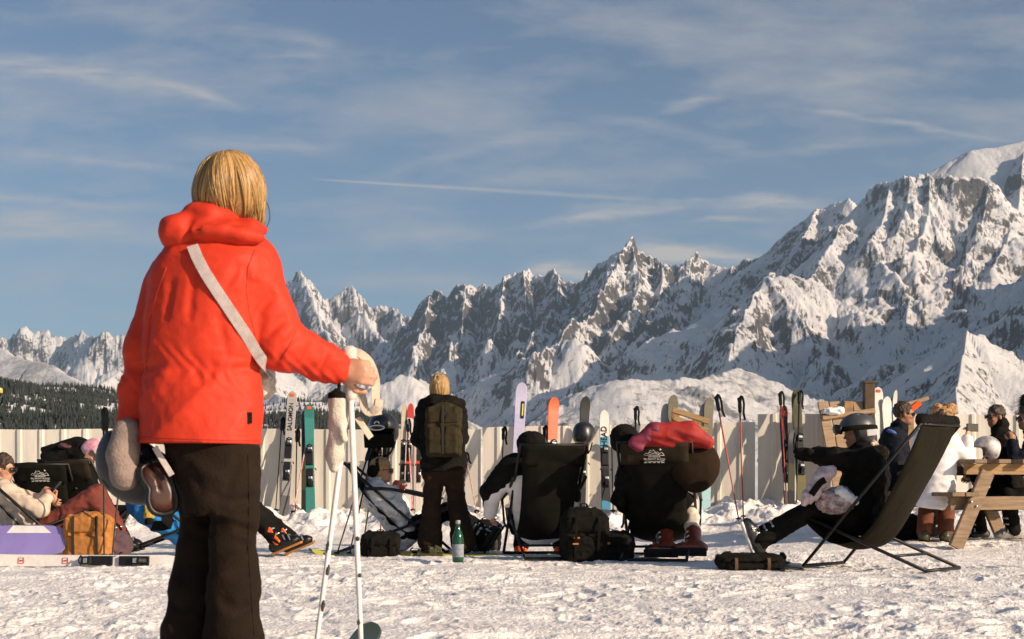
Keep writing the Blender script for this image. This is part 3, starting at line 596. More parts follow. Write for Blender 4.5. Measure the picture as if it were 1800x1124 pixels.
def strand_hair(parent,c,R,m,n=150,s=.93,seed=1,low=-.13):
    c=np.asarray(c,float); rg=np.random.default_rng(seed); mb=MB()
    for k in range(n):
        a=rg.uniform(.75,2*math.pi-.75); pts=[]; f0=rg.uniform(.03,.5); zl=low*rg.uniform(.75,1.08)
        for i in range(7):
            t=f0+(1-f0)*i/6; r=math.sin(min(t*1.9,1.45))*(1.0-.10*max(0,t-.75)/.25); z=.140*math.cos(min(t*1.9,1.5)) if t<.6 else .140*math.cos(1.14)+(zl-.140*math.cos(1.14))*(t-.6)/.4
            aa=a+.12*math.sin(3*a+2*t); pts.append(c+R@(V(-.018+.110*r*math.cos(aa),.095*r*math.sin(aa),z)*s))
        w=rg.uniform(.003,.007); mb.tube(pts,[w*.5,w,w,w,w,w*.8,w*.25],5)
    return mb.build('hair_strands',m,parent)
def helmet_shape(c,R,s=1.0):
    c=np.asarray(c,float); H=lambda a,b,d:c+R@(V(a,b,d)*s)
    k=U(.03,ell(H(-.01,0,.052),V(.132,.108,.105)*s,R),ell(H(-.045,0,-.005),V(.090,.104,.088)*s,R))
    k=SUB(k,rbox(H(.115,0,-.06),V(.10,.15,.095)*s,.03,R),.012); k=SUB(k,half(H(0,0,-.075),-R[:,2]),.01)
    return k
def worn_helmet(parent,c,R,m,goggle_m=None,s=1.0,vents=True):
    H=lambda a,b,d:np.asarray(c,float)+R@(V(a,b,d)*s)
    sh=helmet_shape(c,R,s)
    if vents:
        for (a,b) in((.05,.03),(.05,-.03),(-.03,.045),(-.03,-.045),(-.09,.03),(-.09,-.03)): sh=SUB(sh,ell(H(a,b,.145),V(.022,.008,.03)*s,R),.004)
    o=sdf_obj('helmet',sh,.008,m,parent)
    if goggle_m:
        mb=MB(); mb.tube([H(.126,-.07,.045),H(.146,-.03,.055),H(.148,0,.058),H(.146,.03,.055),H(.126,.07,.045)],.034*s,10,curve=3,flat=(.55,1.0),up=R[:,2]); mb.build('goggles',goggle_m,o)
        mb=MB(); mb.tube([H(.126,.07,.047),H(.05,.112,.05),H(-.06,.106,.045),H(-.135,.05,.035),H(-.148,0,.03),H(-.135,-.05,.035),H(-.06,-.106,.045),H(.05,-.112,.05),H(.126,-.07,.047)],.019,8,curve=3,flat=(.25,1),up=R[:,2]); mb.build('goggle_strap',BLK,o)
    return o
def boot_obj(parent,an,toe,shin,m,accent=None,buckles=True,hinge=None,cuff=None,vox=.009):
    an=np.asarray(an,float); toe=unit(toe); up=unit(np.asarray(shin)-toe*np.dot(shin,toe)); R=np.stack([toe,np.cross(up,toe),up],1); H=lambda a,b,d:an+R@V(a,b,d); sh=unit(shin)
    k=U(.03,cap(an+sh*.17,an,.066,.060),ell(H(.03,0,-.045),V(.13,.055,.055),R),ell(H(.11,0,-.055),V(.075,.053,.042),R),ell(H(-.03,0,-.04),V(.07,.05,.06),R))
    k=SUB(k,half(H(0,0,-.085),-R[:,2]),.008)
    o=sdf_obj('boot',WRAP(k,.003,(.05,.05,.05),4),vox,m,parent)
    mb=MB(); mb.box(H(.045,0,-.094),(.29,.085,.022),R,.008); mb.build('sole',BLKP if accent is None else accent,o)
    if buckles:
        mb=MB()
        for a,d,w in((.115,-.02,.10),(.07,.0,.108)): mb.ribbon([H(a,-.056,d-.02),H(a-.01,-.03,d+.028),H(a-.01,.03,d+.028),H(a,.056,d-.02)],.016,.008,up=R[:,0]*.4+R[:,2],curve=2)
        for d in(.06,.12):
            p=an+sh*d
            mb.tube([p+R@V(.045,-.055,0),p+R@V(.072,-.02,0),p+R@V(.072,.02,0),p+R@V(.045,.055,0)],.011,6,curve=2)
            mb.box(p+R@V(.03,-.064,0),(.05,.012,.022),R,.004)
        mb.build('buckle',STEEL,o)
    if hinge:
        ys=-.064 if R[1,1]>0 else .064
        mb=MB(); mb.ribbon([H(-.035,ys,.13),H(-.02,ys*1.02,.05),H(.0,ys*1.02,.0)],.06,.014,up=R[:,1]); mb.lathe([(.030,-.006),(.032,0),(.026,.008)],H(.0,ys*1.02,-.01),14,np.stack([R[:,0],R[:,2],-R[:,1]*np.sign(-ys)],1)); mb.build('hinge',hinge,o)
    return o
def person(label,loc,J,look,mats,group=None,vox=.011,hands=None,skin=None,hem=.14,puff=.02,hair=None,hat=None,specs=False,sleeve_end=1.0,boots=None,collar=.025,up=(0,0,1),headscale=.93,fold=.011,seed=1,cat='person',pants_end=1.0):
    """J holds the joints in metres from the root; every garment is its own mesh over one continuous body"""
    root=thing('person',label,cat,loc,0,group); g={k:np.asarray(v,float) for k,v in J.items()}
    skin=skin or SKIN; R=frame(look,up); Lp=lambda a,b,t:g[a]+(g[b]-g[a])*t
    spine=unit(g['chs']-g['pel']); b=[head_shape(g['hd'],R,headscale),cap(g['hd']+R@V(-.025,0,-.07),g['nck'],.052,.058),cap(g['nck'],g['chs'],.06,.10),cap(g['chs'],g['pel'],.10,.11)]
    for s in'LR':
        b+=[cap(Lp('sh'+s,'chs',.15),g['sh'+s],.06,.045),cap(g['sh'+s],g['el'+s],.042,.036),cap(g['el'+s],g['wr'+s],.036,.026),cap(g['hip'+s],g['kn'+s],.07,.05),cap(g['kn'+s],g['an'+s],.048,.038)]
    bs=U(.02,*b)
    for s in'LR':
        hd=(hands or {}).get(s)
        if hd and hd[0]!='mitten':
            d,n,curl=hd; bs=U(.006,bs,hand_shape(g['wr'+s],d,n,1 if s=='R' else -1,curl,.95))
        elif not hd:
            d=unit(g['wr'+s]-g['el'+s]); n=np.cross(d,R[:,0]); n=n if np.linalg.norm(n)>.1 else V(0,0,-1); bs=U(.006,bs,hand_shape(g['wr'+s],d,n,1 if s=='R' else -1,.4,.95))
    body=sdf_obj('body',bs,.009,skin,root)
    shm=(g['shL']+g['shR'])/2; hp=g['pel']-spine*hem
    tor=U(.07,cap(shm+(g['shL']-shm)*.62,g['hipL']+spine*.02,.088+puff,.098+puff),cap(shm+(g['shR']-shm)*.62,g['hipR']+spine*.02,.088+puff,.098+puff),cap(g['chs'],g['pel']-spine*hem*.7,.108+puff,.118+puff),cap(shm+(g['shL']-shm)*.8,shm+(g['shR']-shm)*.8,.07+puff,.07+puff))
    tor=SUB(tor,half(hp,-spine),.015)
    j=[tor]
    for s in'LR':
        e=g['el'+s]+(g['wr'+s]-g['el'+s])*sleeve_end
        j+=[U(.02,cap(g['sh'+s],g['el'+s],.062+puff*.6,.050+puff*.6),cap(g['el'+s],e,.050+puff*.6,.037+puff*.5))]
    j+=[cap(g['nck'],g['nck']+R@V(0,0,collar),.068+puff*.4,.070+puff*.4)]
    jk=sdf_obj('jacket',WRAP(U(.045,*j),fold,(.10,.10,.075),seed),vox,mats['jacket'],root)
    t=[cap(g['hipL'],g['hipR'],.115),cap(g['pel'],g['pel']+spine*.10,.12,.11)]
    tr=U(.05,*t)
    for s in'LR': tr=U(.045,tr,U(.02,cap(g['hip'+s],g['kn'+s],.098,.074),cap(g['kn'+s],g['kn'+s]+(g['an'+s]-g['kn'+s])*pants_end,.074,.074 if pants_end==1 else .066)))
    sdf_obj('trousers',WRAP(tr,fold*.8,(.09,.09,.06),seed+5),vox,mats['trousers'],root)
    for s in'LR':
        hd=(hands or {}).get(s)
        if hd and hd[0]=='mitten':
            w=g['wr'+s]; d=unit(hd[1]); R2=frame(d,(0,.3,1)); mt=U(.015,cap(w-d*.03,w+d*.03,.044,.045),ell(w+d*.10,V(.095,.050,.038),R2),cap(w+d*.04,w+d*.09+R2[:,1]*.055,.024,.022)); sdf_obj('mitten',WRAP(mt,.004,(.05,.05,.03),9),.008,hd[2],root)
    if boots!=False:
        bt=boots or {}
        for s in'LR':
            an=g['an'+s]; toe=bt.get('toe'+s,bt.get('toe',R[:,0]*V(1,1,0))); boot_obj(root,an,toe,g['kn'+s]-an,bt.get('m',BLKP),bt.get('accent'),bt.get('buckles',True),bt.get('hinge'))
    if hair: hair_obj(root,g['hd'],R,hair[0],hair[1],headscale,.007,seed)
    if hair and len(hair)>2: strand_hair(root,g['hd'],R,hair[2],170,headscale,seed)
    if specs: glasses(root,g['hd'],R,headscale)
    root['_head']=list(map(float,g['hd'])); del root['_head']
    return root,R,g
def PJ(Y,gx,gy=None,**k):
    """joints given as photo column, row and depth offset -> local metres; root on the snow under column gx"""
    rx=(gx-900)/F*Y; z0=gz(rx,Y) if gy is None else gy; root=V(rx,Y,z0); out={}
    for n,v in k.items():
        dy=v[2] if len(v)>2 else 0; out[n]=np.array(at(v[0],v[1],Y+dy))-root
    return tuple(root),out
# ================================================================ things that stand about
SLING=pm('sling_canvas',(.0095,.0085,.0062),.9,.25,10,.4,220,spec=.1)
SLINGB=pm('sling_canvas_faded',(.034,.025,.015),.88,.22,10,.4,220,spec=.1)
FRAME=pm('black_frame_tube',(.010,.0098,.009),.45,.25,14,.05,80,spec=.35)
PRINT=pm('white_print',(.72,.68,.60),.8,.15,60,.1)
def deckchair(label,loc,rz,h=1.0,w=.54,printed=False,group='canvas deckchairs on the snow',panel=None,flap=True,lean=0,wide=1,sling=None,arms=True,roll=None):
    root=thing('deckchair',label,'deckchair',loc,rz,group); a=w/2; r=.0135; tx=-.50-lean
    mb=MB(); mb.tube([(.44,a,0.02),(tx,a,h),(tx,-a,h),(.44,-a,0.02)],r,8); mb.tube([(.44,-a,.02),(.44,a,.02)],r,8); mb.build('back_frame',FRAME,root)
    b=a-.035; mb=MB(); mb.tube([(-.56,b,.02),(.50,b,.42),(.50,-b,.42),(-.56,-b,.02)],r,8); mb.tube([(-.56,-b,.02),(-.56,b,.02)],r,8); mb.tube([(-.30,-b,.118),(-.30,b,.118)],r*.8,8); mb.build('seat_frame',FRAME,root)
    c=a+.028
    for s in((1,-1) if arms else ()): mb=MB(); mb.tube([(-.30,s*c,.72*h),(-.06,s*c,.60),(.32,s*c,.52),(.36,s*c,.50)],r*1.15,8,curve=3); mb.tube([(.33,s*c,.51),(.22,s*c,.30),(.10,s*c,.27)],r*.8,8); mb.build('armrest',FRAME,root)
    prof=catmull([(tx,h+.012),(tx+.10,.83*h),(tx+.23,.61*h),(-.13,.36),(.04,.215),(.22,.20),(.38,.31),(.50,.43)],5); W=w/2*.93*wide
    G=[]
    for i,(x,z) in enumerate(prof):
        t=i/(len(prof)-1); row=[]
        for j in range(11):
            y=(j/10*2-1); sag=(1-y*y)*.075*math.sin(math.pi*min(1,t*1.1)); wv=W*(1-.13*math.sin(math.pi*min(1,t*1.15))); row.append((x-sag*.7+.006*math.sin(9*t+3*y),y*wv,z-sag*.7+.005*math.sin(14*t+5*y)))
        G.append(row)
    mb=MB(); mb.sheet(G,.006); sl=mb.build('sling',sling or SLING,root)
    if flap:
        e=unit(V(prof[6][0]-prof[0][0],0,prof[6][1]-prof[0][1])); o=V(tx,0,h); n=unit(V(e[2],0,-e[0])); n=n if n[0]<0 else -n; hh=.20
        G=[[o+n*(.020+.006*math.sin(3*y/W+i))+e*(hh*i/5)+V(0,y*.97,0) for y in np.linspace(-W*1.02,W*1.02,9)] for i in range(6)]
        mb=MB(); mb.sheet(G,.005); pn=mb.build('headrest',panel or SLINGB,root)
        if printed:
            yv=V(0,-1,0); up=-e; R=np.stack([yv,up,n],1); o2=o+n*.030+e*.125
            P=lambda u,v:o2+R@V(u,v,.002)
            mb=MB(); tk=dict(seg=5,flat=(1,.5),up=n); q=.0026
            mb.tube([P(-.085,.022),P(-.065,.038),P(-.052,.030),P(-.030,.066),P(-.018,.054),P(-.008,.070),P(.016,.040),P(.028,.050),P(.044,.030),P(.062,.046),P(.082,.022)],q,**tk)
            mb.tube([P(-.06,.024),P(-.03,.046),P(-.012,.030),P(.010,.050),P(.03,.026),P(.05,.034)],q*.8,**tk); mb.tube([P(-.040,.022),P(.0,.038),P(.04,.022)],q*.8,**tk)
            mb.tube([P(-.085,.014),P(-.04,.018),P(.04,.018),P(.085,.014)],q*.8,**tk); mb.tube([P(-.082,-.036),P(-.03,-.041),P(.03,-.041),P(.082,-.036)],q*.8,**tk)
            mb.lathe([(.002,-.002),(.009,-.001),(.009,.001),(.002,.002)],P(.052,.070),12,R)
            for k in range(5): mb.box(P(-.075+.036*k,-.052),(.024,.006,.002),R)
            mb.build('printed_logo',PRINT,pn)
            text_mesh('lettering','BRASSERIE',.022,PRINT,pn,P(0,.003),R,.0008); text_mesh('lettering','DU MONT BLANC',.022,PRINT,pn,P(0,-.020),R,.0008)
    if roll: sdf_obj('head_roll',WRAP(U(.02,cap((tx+.05,-a*1.12,h+.035),(tx+.02,a*.9,h+.03),.036,.04)),.008,(.06,.06,.06),3),.009,roll,root)
    return root
def cutcol(name,base,bands):
    """ski top sheet: colour bands along its length (object z), with streaky graphics"""
    if name in MATS: return MATS[name]
    m=bpy.data.materials.new(name); nt=nodes_of(m); N=nt.nodes; L=nt.links
    out=N.new('ShaderNodeOutputMaterial'); b=N.new('ShaderNodeBsdfPrincipled'); L.new(b.outputs[0],out.inputs[0]); tc=N.new('ShaderNodeTexCoord'); s=N.new('ShaderNodeSeparateXYZ'); L.new(tc.outputs['Object'],s.inputs[0])
    nz=N.new('ShaderNodeTexNoise'); nz.inputs['Scale'].default_value=7; nz.inputs['Detail'].default_value=3; L.new(tc.outputs['Object'],nz.inputs[0])
    ad=N.new('ShaderNodeMath'); ad.operation='MULTIPLY_ADD'; L.new(nz.outputs['Fac'],ad.inputs[0]); ad.inputs[1].default_value=.10; L.new(s.outputs[2],ad.inputs[2])
    dv=N.new('ShaderNodeMath'); dv.operation='DIVIDE'; L.new(ad.outputs[0],dv.inputs[0]); dv.inputs[1].default_value=2
    r=N.new('ShaderNodeValToRGB'); r.color_ramp.interpolation='CONSTANT'; e=r.color_ramp.elements; e[0].position=0; e[0].color=(*bands[0][1],1); e[1].position=max(.001,bands[1][0]/2) if len(bands)>1 else 1; e[1].color=(*(bands[1][1] if len(bands)>1 else bands[0][1]),1)
    for p,c in bands[2:]: q=e.new(p/2); q.color=(*c,1)
    L.new(dv.outputs[0],r.inputs[0]); n2=N.new('ShaderNodeTexNoise'); n2.inputs['Scale'].default_value=30; n2.inputs['Detail'].default_value=5; L.new(tc.outputs['Object'],n2.inputs[0])
    mr=N.new('ShaderNodeMapRange'); mr.inputs[3].default_value=.78; mr.inputs[4].default_value=1.12; L.new(n2.outputs['Fac'],mr.inputs[0])
    mm=N.new('ShaderNodeMix'); mm.data_type='RGBA'; mm.blend_type='MULTIPLY'; mm.inputs[0].default_value=1; L.new(r.outputs[0],mm.inputs[6]); L.new(mr.outputs[0],mm.inputs[7]); L.new(mm.outputs[2],b.inputs['Base Color'])
    b.inputs['Roughness'].default_value=.38; MATS[name]=m; return m
def ski_local(root,L,w,top,binding=True,tipc=None,bmat=None,bc=.47):
    """tail at the origin, tip at z=L, top sheet towards -y"""
    zs=np.concatenate([np.linspace(0,L-.22,22),np.linspace(L-.21,L,14)]); vs=[];n=len(zs)
    def wd(z):
        t=z/L; b=w*(.86+.14*(2*t-1)**2+.06*t) if t<.9 else w*1.03
        if z>L-.10: b*=math.sqrt(max(0.0,1-((z-(L-.10))/.10)**2))*.94+.03
        if z<.03: b*=.8+.2*z/.03
        return b
    f=[]
    for z in zs:
        b=wd(z)/2; bend=.20*max(0,(z-(L-.24)))**2*5; th=.011-.005*abs(2*z/L-1)
        for(x,y) in((-b,th*.4),(-b*.9,-th*.6),(b*.9,-th*.6),(b,th*.4)): vs.append((x,y-bend,z))
    for i in range(n-1):
        for k in range(4): f.append((i*4+k,i*4+(k+1)%4,i*4+4+(k+1)%4,i*4+4+k))
    f+=[(3,2,1,0),((n-1)*4,(n-1)*4+1,(n-1)*4+2,(n-1)*4+3)]
    mb=MB(); mb.add(vs,f); o=mb.build('ski_blade',top,root)
    if tipc:
        mb=MB(); bend=.2*.19*.19*5; mb.box((0,-bend-.010,L-.05),(w*.42,.004,.035),rotx(.3),.002); mb.build('tip_emblem',tipc,o)
    if binding:
        bm_=bmat or BLKP
        mb=MB(); c=L*bc
        mb.box((0,-.022,c+.10),(w*.72,.022,.20),None,.006); mb.box((0,-.045,c+.20),(w*.62,.045,.085),None,.012); mb.tube([(-.035,-.06,c+.24),(0,-.085,c+.25),(.035,-.06,c+.24)],.008,6,curve=2); mb.build('toe_binding',bm_,root)
        mb=MB(); mb.box((0,-.022,c-.17),(w*.72,.022,.24),None,.006); mb.box((0,-.05,c-.20),(w*.60,.055,.075),None,.012); mb.box((0,-.075,c-.245),(w*.34,.035,.07),rotx(.5),.008); mb.tube([(-w*.5,-.03,c-.05),(-w*.62,-.05,c-.08)],.007,6); mb.tube([(w*.5,-.03,c-.05),(w*.62,-.05,c-.08)],.007,6); mb.build('heel_binding',bm_,root)
        for y,z in((-.071,c+.205),(-.081,c-.19)): mb=MB(); mb.box((0,y,z),(w*.36,.010,.03),None,.003); mb.build('binding_clip',STEEL,root)
    return o
def place_axis(root,p0,p1,face=(0,-1,0)):
    """root at p0, its z axis towards p1 and its -y axis towards face"""
    z=unit(np.asarray(p1)-np.asarray(p0)); y=-unit(np.asarray(face)-z*np.dot(face,z)); x=np.cross(y,z)
    M=Matrix(((x[0],y[0],z[0],p0[0]),(x[1],y[1],z[1],p0[1]),(x[2],y[2],z[2],p0[2]),(0,0,0,1))); root.matrix_world=M
    root.location=M.to_translation(); root.rotation_euler=M.to_euler()
def ski(label,pb,pt,Yb=17.75,Yt=18.22,w=.11,top=None,group='skis leaning on the fence',binding=True,tipc=None,text=None,textm=None,face=(0.15,-1,0),bmat=None,tsz=.075,tz=None):
    p0=np.array(at(pb[0],pb[1],Yb)); p1=np.array(at(pt[0],pt[1],Yt)); L=float(np.linalg.norm(p1-p0)); root=thing('ski',label,'ski',(0,0,0),0,group); o=ski_local(root,L,w,top,binding,tipc,bmat)
    if text:
        R=np.stack([V(0,0,1),V(-1,0,0),V(0,-1,0)],1); text_mesh('lettering',text,tsz,textm,o,(0,-.0125,tz if tz else L*.80),R,.001)
    place_axis(root,p0,p1,face); return root
def pole(label,tip,grip,shaft,gripm=None,r=.008,group='ski poles',basket=True,strap=True,bands=None,cat='ski pole',gs=1.3):
    tip=np.asarray(tip,float); grip=np.asarray(grip,float); L=float(np.linalg.norm(grip-tip)); root=thing('ski_pole',label,cat,(0,0,0),0,group); gm=gripm or BLKP
    mb=MB(); mb.tube([(0,0,0),(0,0,.04),(0,0,L*.5),(0,0,L-.02)],[r*.3,r*.8,r,r*1.05],8); mb.build('shaft',shaft,root)
    mb=MB(); mb.lathe([(r*1.2,L-.17),(.015*gs,L-.155),(.0175*gs,L-.10),(.0155*gs,L-.05),(.020*gs,L-.02),(.021*gs,L-.005),(.012*gs,L+.006)],seg=10); mb.build('grip',gm,root)
    if basket: mb=MB(); mb.lathe([(.006,.075),(.030,.070),(.034,.064),(.030,.060),(.006,.058)],seg=12); mb.build('basket',BLKP,root)
    if strap: mb=MB(); mb.ribbon([(0,-.014,L-.0),(.024,-.03,L+.01),(.040,-.034,L-.07),(.034,-.030,L-.17),(.048,-.028,L-.25)],.026,.004,up=(0.2,-1,.1),curve=3); mb.build('strap',BLK if gripm is None else gm,root)
    if bands:
        for z in bands[1]: h=.007+.012*abs(math.sin(z*91)); k=WRAP(ell((r*.75*math.sin(z*57),-r*.55,L*z),(r*.55,r*.62,h)),.002,(.006,.006,.006),int(z*100)); sdf_obj('scuff_mark',k,.0016,bands[0],root)
    place_axis(root,tip,grip); return root
def loose_helmet(label,p,look,m,up=(0,0,1),goggle_m=None,group=None,s=1.0,logo=None,neck=None):
    root=thing('ski_helmet',label,'helmet',tuple(p),0,group); R=frame(look,up); sh=helmet_shape((0,0,0),R,s); sh=SUB(sh,OFF(U(.03,ell(R@V(-.01,0,.04)*s,V(.108,.086,.09)*s,R)),0),.01)
    o=sdf_obj('shell',sh,.007,m,root); H=lambda a,b,d:R@(V(a,b,d)*s)
    mb=MB(); mb.tube([H(0,.098,-.06),H(.02,.06,-.15),H(.03,0,-.17),H(.02,-.06,-.15),H(0,-.098,-.06)],.009,6,curve=3,flat=(1,.3)); mb.build('chin_strap',BLK,root)
    if goggle_m:
        mb=MB(); mb.tube([H(.118,-.078,.01),H(.142,-.03,.015),H(.145,0,.017),H(.142,.03,.015),H(.118,.078,.01)],.045*s,10,curve=3,flat=(.5,1),up=R[:,2]); g=mb.build('goggles',BLKP,root)
        mb=MB(); mb.tube([H(.124,-.07,.01),H(.158,-.03,.015),H(.161,0,.017),H(.158,.03,.015),H(.124,.07,.01)],.034*s,10,curve=3,flat=(.3,1),up=R[:,2]); mb.build('lens',goggle_m,g)
        mb=MB(); mb.tube([H(.118,.078,.012),H(.05,.116,.02),H(-.07,.108,.02),H(-.140,.05,.015),H(-.150,0,.01),H(-.140,-.05,.015),H(-.07,-.108,.02),H(.05,-.116,.02),H(.118,-.078,.012)],.019,8,curve=3,flat=(.25,1),up=R[:,2]); mb.build('goggle_strap',BLK,g)
    return root
def backpack(label,loc,rz,size,m,pocket_m=None,strap_m=None,seed=2,cat='backpack',group=None,tilt=0,flapm=None,name='backpack',split=False):
    """back panel towards +x, outer face towards -x"""
    root=thing(name,label,cat,loc,rz,group); d,w,h=size; R=roty(tilt)
    T=lambda a,b,c:R@V(a,b,c)
    k=U(.03,rbox(T(0,0,h*.46),V(d/2,w/2,h*.46),min(d,w)*.28,R),ell(T(0,0,h*.86),V(d*.48,w*.46,h*.16),R)); sdf_obj('bag_body',WRAP(k,.010,(.10,.10,.08),seed),.009,m,root)
    pk=rbox(T(-d*.5,0,h*.32),V(d*.16,w*.38,h*.24),d*.12,R)
    if split: pk=U(0,*[rbox(T(-d*.5,sy*w*.225,h*.30),V(d*.17,w*.19,h*.25),d*.12,R) for sy in(1,-1)])
    sdf_obj('pocket',WRAP(pk,.005,(.07,.07,.06),seed+3),.008,pocket_m or m,root)
    fl=rbox(T(-d*.47,0,h*.78),V(d*.10,w*.42,h*.15),d*.08,R)
    if split: fl=U(0,*[rbox(T(-d*.47,sy*w*.23,h*.78),V(d*.12,w*.20,h*.15),d*.08,R) for sy in(1,-1)])
    sdf_obj('flap',WRAP(fl,.005,(.07,.07,.06),seed+6),.008,flapm or m,root)
    mb=MB(); sm=strap_m or BLK
    for s in(1,-1): mb.ribbon([T(d*.45,s*w*.22,h*.95),T(d*.72,s*w*.30,h*.80),T(d*.78,s*w*.34,h*.45),T(d*.5,s*w*.42,h*.08)],.05,.014,up=R@V(1,0,.2),curve=4)
    mb.ribbon([T(d*.3,-.03,h*.98),T(d*.3,-.02,h*1.06),T(d*.3,.02,h*1.06),T(d*.3,.03,h*.98)],.02,.008,curve=3); mb.build('shoulder_strap',sm,root)
    mb=MB()
    for s in((0,) if split else (1,-1)):
        mb=MB(); mb.ribbon([T(-d*.60,s*w*.24,h*.96),T(-d*.69,s*w*.24,h*.78),T(-d*.71,s*w*.24,h*.40),T(-d*.66,s*w*.24,h*.05)],.024,.006,up=R@V(-1,0,0),curve=3); mb.build('webbing',sm,root)
    return root
# ================================================================ the woman in red
def red_woman():
    Y=4.4; rootp=V((350-900)/F*Y,Y,0); s=F/Y
    def W(px,py,dy=0): return np.array(at(px,py,Y+dy))-rootp
    m=1/s
    root=thing('person','woman with blonde bob in bright red hooded ski jacket, standing nearest, seen from behind','person',tuple(rootp))
    RED=pm('red_shell_cloth',(.56,.037,.014),.62,.08,5,.25,26,spec=.22)
    BRN=pm('dark_brown_ski_cloth',(.0155,.0092,.0055),.88,.25,8,.35,120,spec=.12)
    MIT=pm('taupe_suede',(.27,.205,.175),.9,.16,22,.4,140,spec=.15)
    # --- one continuous body
    look=unit(V(.5,.86,.02)); R=frame(look); hd=W(408,338,.02)
    sR,eR,wR=W(440,462,.02),W(492,606,.04),W(596,650,.17); sL,eL,wL=W(302,484,.06),W(250,615,.07),W(230,735,.05)
    b=U(.03,head_shape(hd,R,.95),cap(hd+V(0,0,-.06),W(385,430,.0),.055,.06),cap(W(378,470,.02),W(355,700,.02),.08,.085),cap(sR,W(380,470),.05,.08),cap(sL,W(380,470),.05,.08),
        cap(sR,eR,.045,.04),cap(eR,wR,.04,.026),cap(sL,eL,.045,.04),cap(eL,wL,.04,.028),cap(W(345,800,.08),W(360,930,.11),.06,.045),cap(W(360,930,.11),W(328,1180,.06),.045,.04),cap(W(405,800),W(408,940,.02),.07,.05),cap(W(408,940,.02),W(410,1190,-.03),.05,.04))
    b=U(.005,b,hand_shape(wR,unit(V(.84,-.22,-.10)),unit(V(.22,.95,.0)),1,.92,.98),hand_shape(wL,V(-.05,.0,-1),V(.4,.5,0),-1,.3,.85))
    sdf_obj('body',b,.0065,SKIN,root)
    # --- jacket
    secs=[]
    for py,x0,x1,cy,bb in((790,247,457,.01,.150),(770,247,458,.01,.150),(720,246,459,.015,.146),(690,249,458,.015,.142),(655,255,454,.02,.134),(620,255,458,.02,.138),(560,256,472,.02,.146),(500,265,486,.015,.146),(460,276,482,.01,.138),(430,296,470,.01,.118),(405,322,455,.01,.095),(385,345,445,.02,.075)):
        c=W((x0+x1)/2,py,cy); secs.append((c[2],c[0],c[1]+0,(x1-x0)/2*m,bb))
    secs=sorted(secs); tor=loft(secs)
    armR=U(.03,cap(sR,eR,.088,.074),cap(eR,W(570,636,.14),.074,.056),cap(W(570,636,.14),W(590,646,.165),.054,.047))
    armL=U(.03,cap(sL,eL,.068,.054),cap(eL,W(243,690,.07),.054,.050),cap(W(243,690,.07),W(232,742,.05),.052,.044))
    coat=U(.014,tor,armR,armL,cap(W(400,420,.0),W(412,392,.02),.082,.074))
    fw=WRAP(coat,.0048,(.34,.34,.12),11,rotx(.2)@roty(-.75),.45); fw=WRAP(fw,.0045,(.20,.28,.15),19,roty(.9),.5); fw=WRAP(fw,.0012,(.035,.035,.035),23)
    g0=W(352,648,0)
    def gather(p):
        d=fw.fn(p); mz=np.exp(-((p[:,2]-g0[2])/.022)**2); q=np.exp(-((p[:,2]-g0[2])/.07)**2)
        return d+mz*.004-q*.0022*np.sin(p[:,0]*95+5*np.sin(p[:,2]*37+p[:,0]*20))
    hem=W(0,781,0)[2]; hz_=W(0,770,0)[2]
    fin=Sh(lambda p:np.maximum(gather(p)+.0022*np.exp(-((p[:,2]-hz_)/.0035)**2),np.where(np.abs(p[:,0])<.27,hem+.012*(p[:,0]*-1.2)-p[:,2],-1)),fw.lo,fw.hi)
    def onto(px,py,off=.004,sh=fin):
        o=np.array([0,0,CH])-rootp; d=unit(W(px,py,0)-o); t=np.linspace(3.6,5.2,1600); P=o+t[:,None]*d; v=sh.fn(P); k=np.argmax(v<off); return P[k] if (v<off).any() else W(px,py,-.1)
    cre=[]
    for pts,r_ in(([(432,470),(440,520),(446,575)],.011),([(452,500),(447,540)],.012),([(478,520),(455,548),(448,560)],.011),([(500,560),(470,590)],.010),([(522,588),(498,612),(486,640)],.011),([(548,608),(532,640)],.009),([(575,620),(562,650)],.007),([(420,470),(400,500)],.010),([(300,500),(290,560)],.010),([(262,560),(258,620)],.009),([(300,655),(325,650)],.008),([(345,652),(352,672)],.007),([(372,650),(366,675)],.007),([(392,648),(398,666)],.007),([(415,650),(440,645)],.007),([(228,640),(250,655)],.008),([(226,680),(248,690)],.007),([(340,480),(332,560)],.009),([(385,560),(400,620)],.010)):
        q=[onto(x,y,.002) for x,y in pts]
        for a_,b_ in zip(q[:-1],q[1:]): cre.append(cap(a_+V(0,-.004,0),b_+V(0,-.004,0),r_*.75,r_*.4))
    CR=U(.004,*cre); fin0=fin; fin=Sh(lambda p:-smin(-fin0.fn(p),CR.fn(p),.022),fin0.lo,fin0.hi)
    jk=sdf_obj('jacket',fin,.006,RED,root)
    # --- hood lying on the shoulders
    tilt=roty(.10)
    hood=U(.030,ell(W(378,410,-.072),V(.150,.078,.037),tilt),ell(W(372,380,-.045),V(.088,.066,.036),roty(.22)),ell(W(316,410,-.058),V(.062,.066,.056)),cap(W(440,400,-.06),W(464,405,.0),.024,.017),cap(W(345,366,-.03),W(400,372,-.06),.016,.013))
    for a_,b_,r_ in (((345,398,-.135),(432,392,-.115),.006),((332,392,-.120),(326,432,-.125),.005),((392,376,-.11),(345,398,-.135),.005)): hood=SUB(hood,cap(W(*a_),W(*b_),r_,r_*.6),.028)
    hood=WRAP(hood,.0050,(.16,.16,.06),33,roty(-.9),.5)
    sdf_obj('hood',hood,.0065,RED,root)
    mb=MB(); mb.box(onto(439,735,.004),(9*m,.004,20*m),None,.0015); mb.build('hem_tab',BLKP,root)
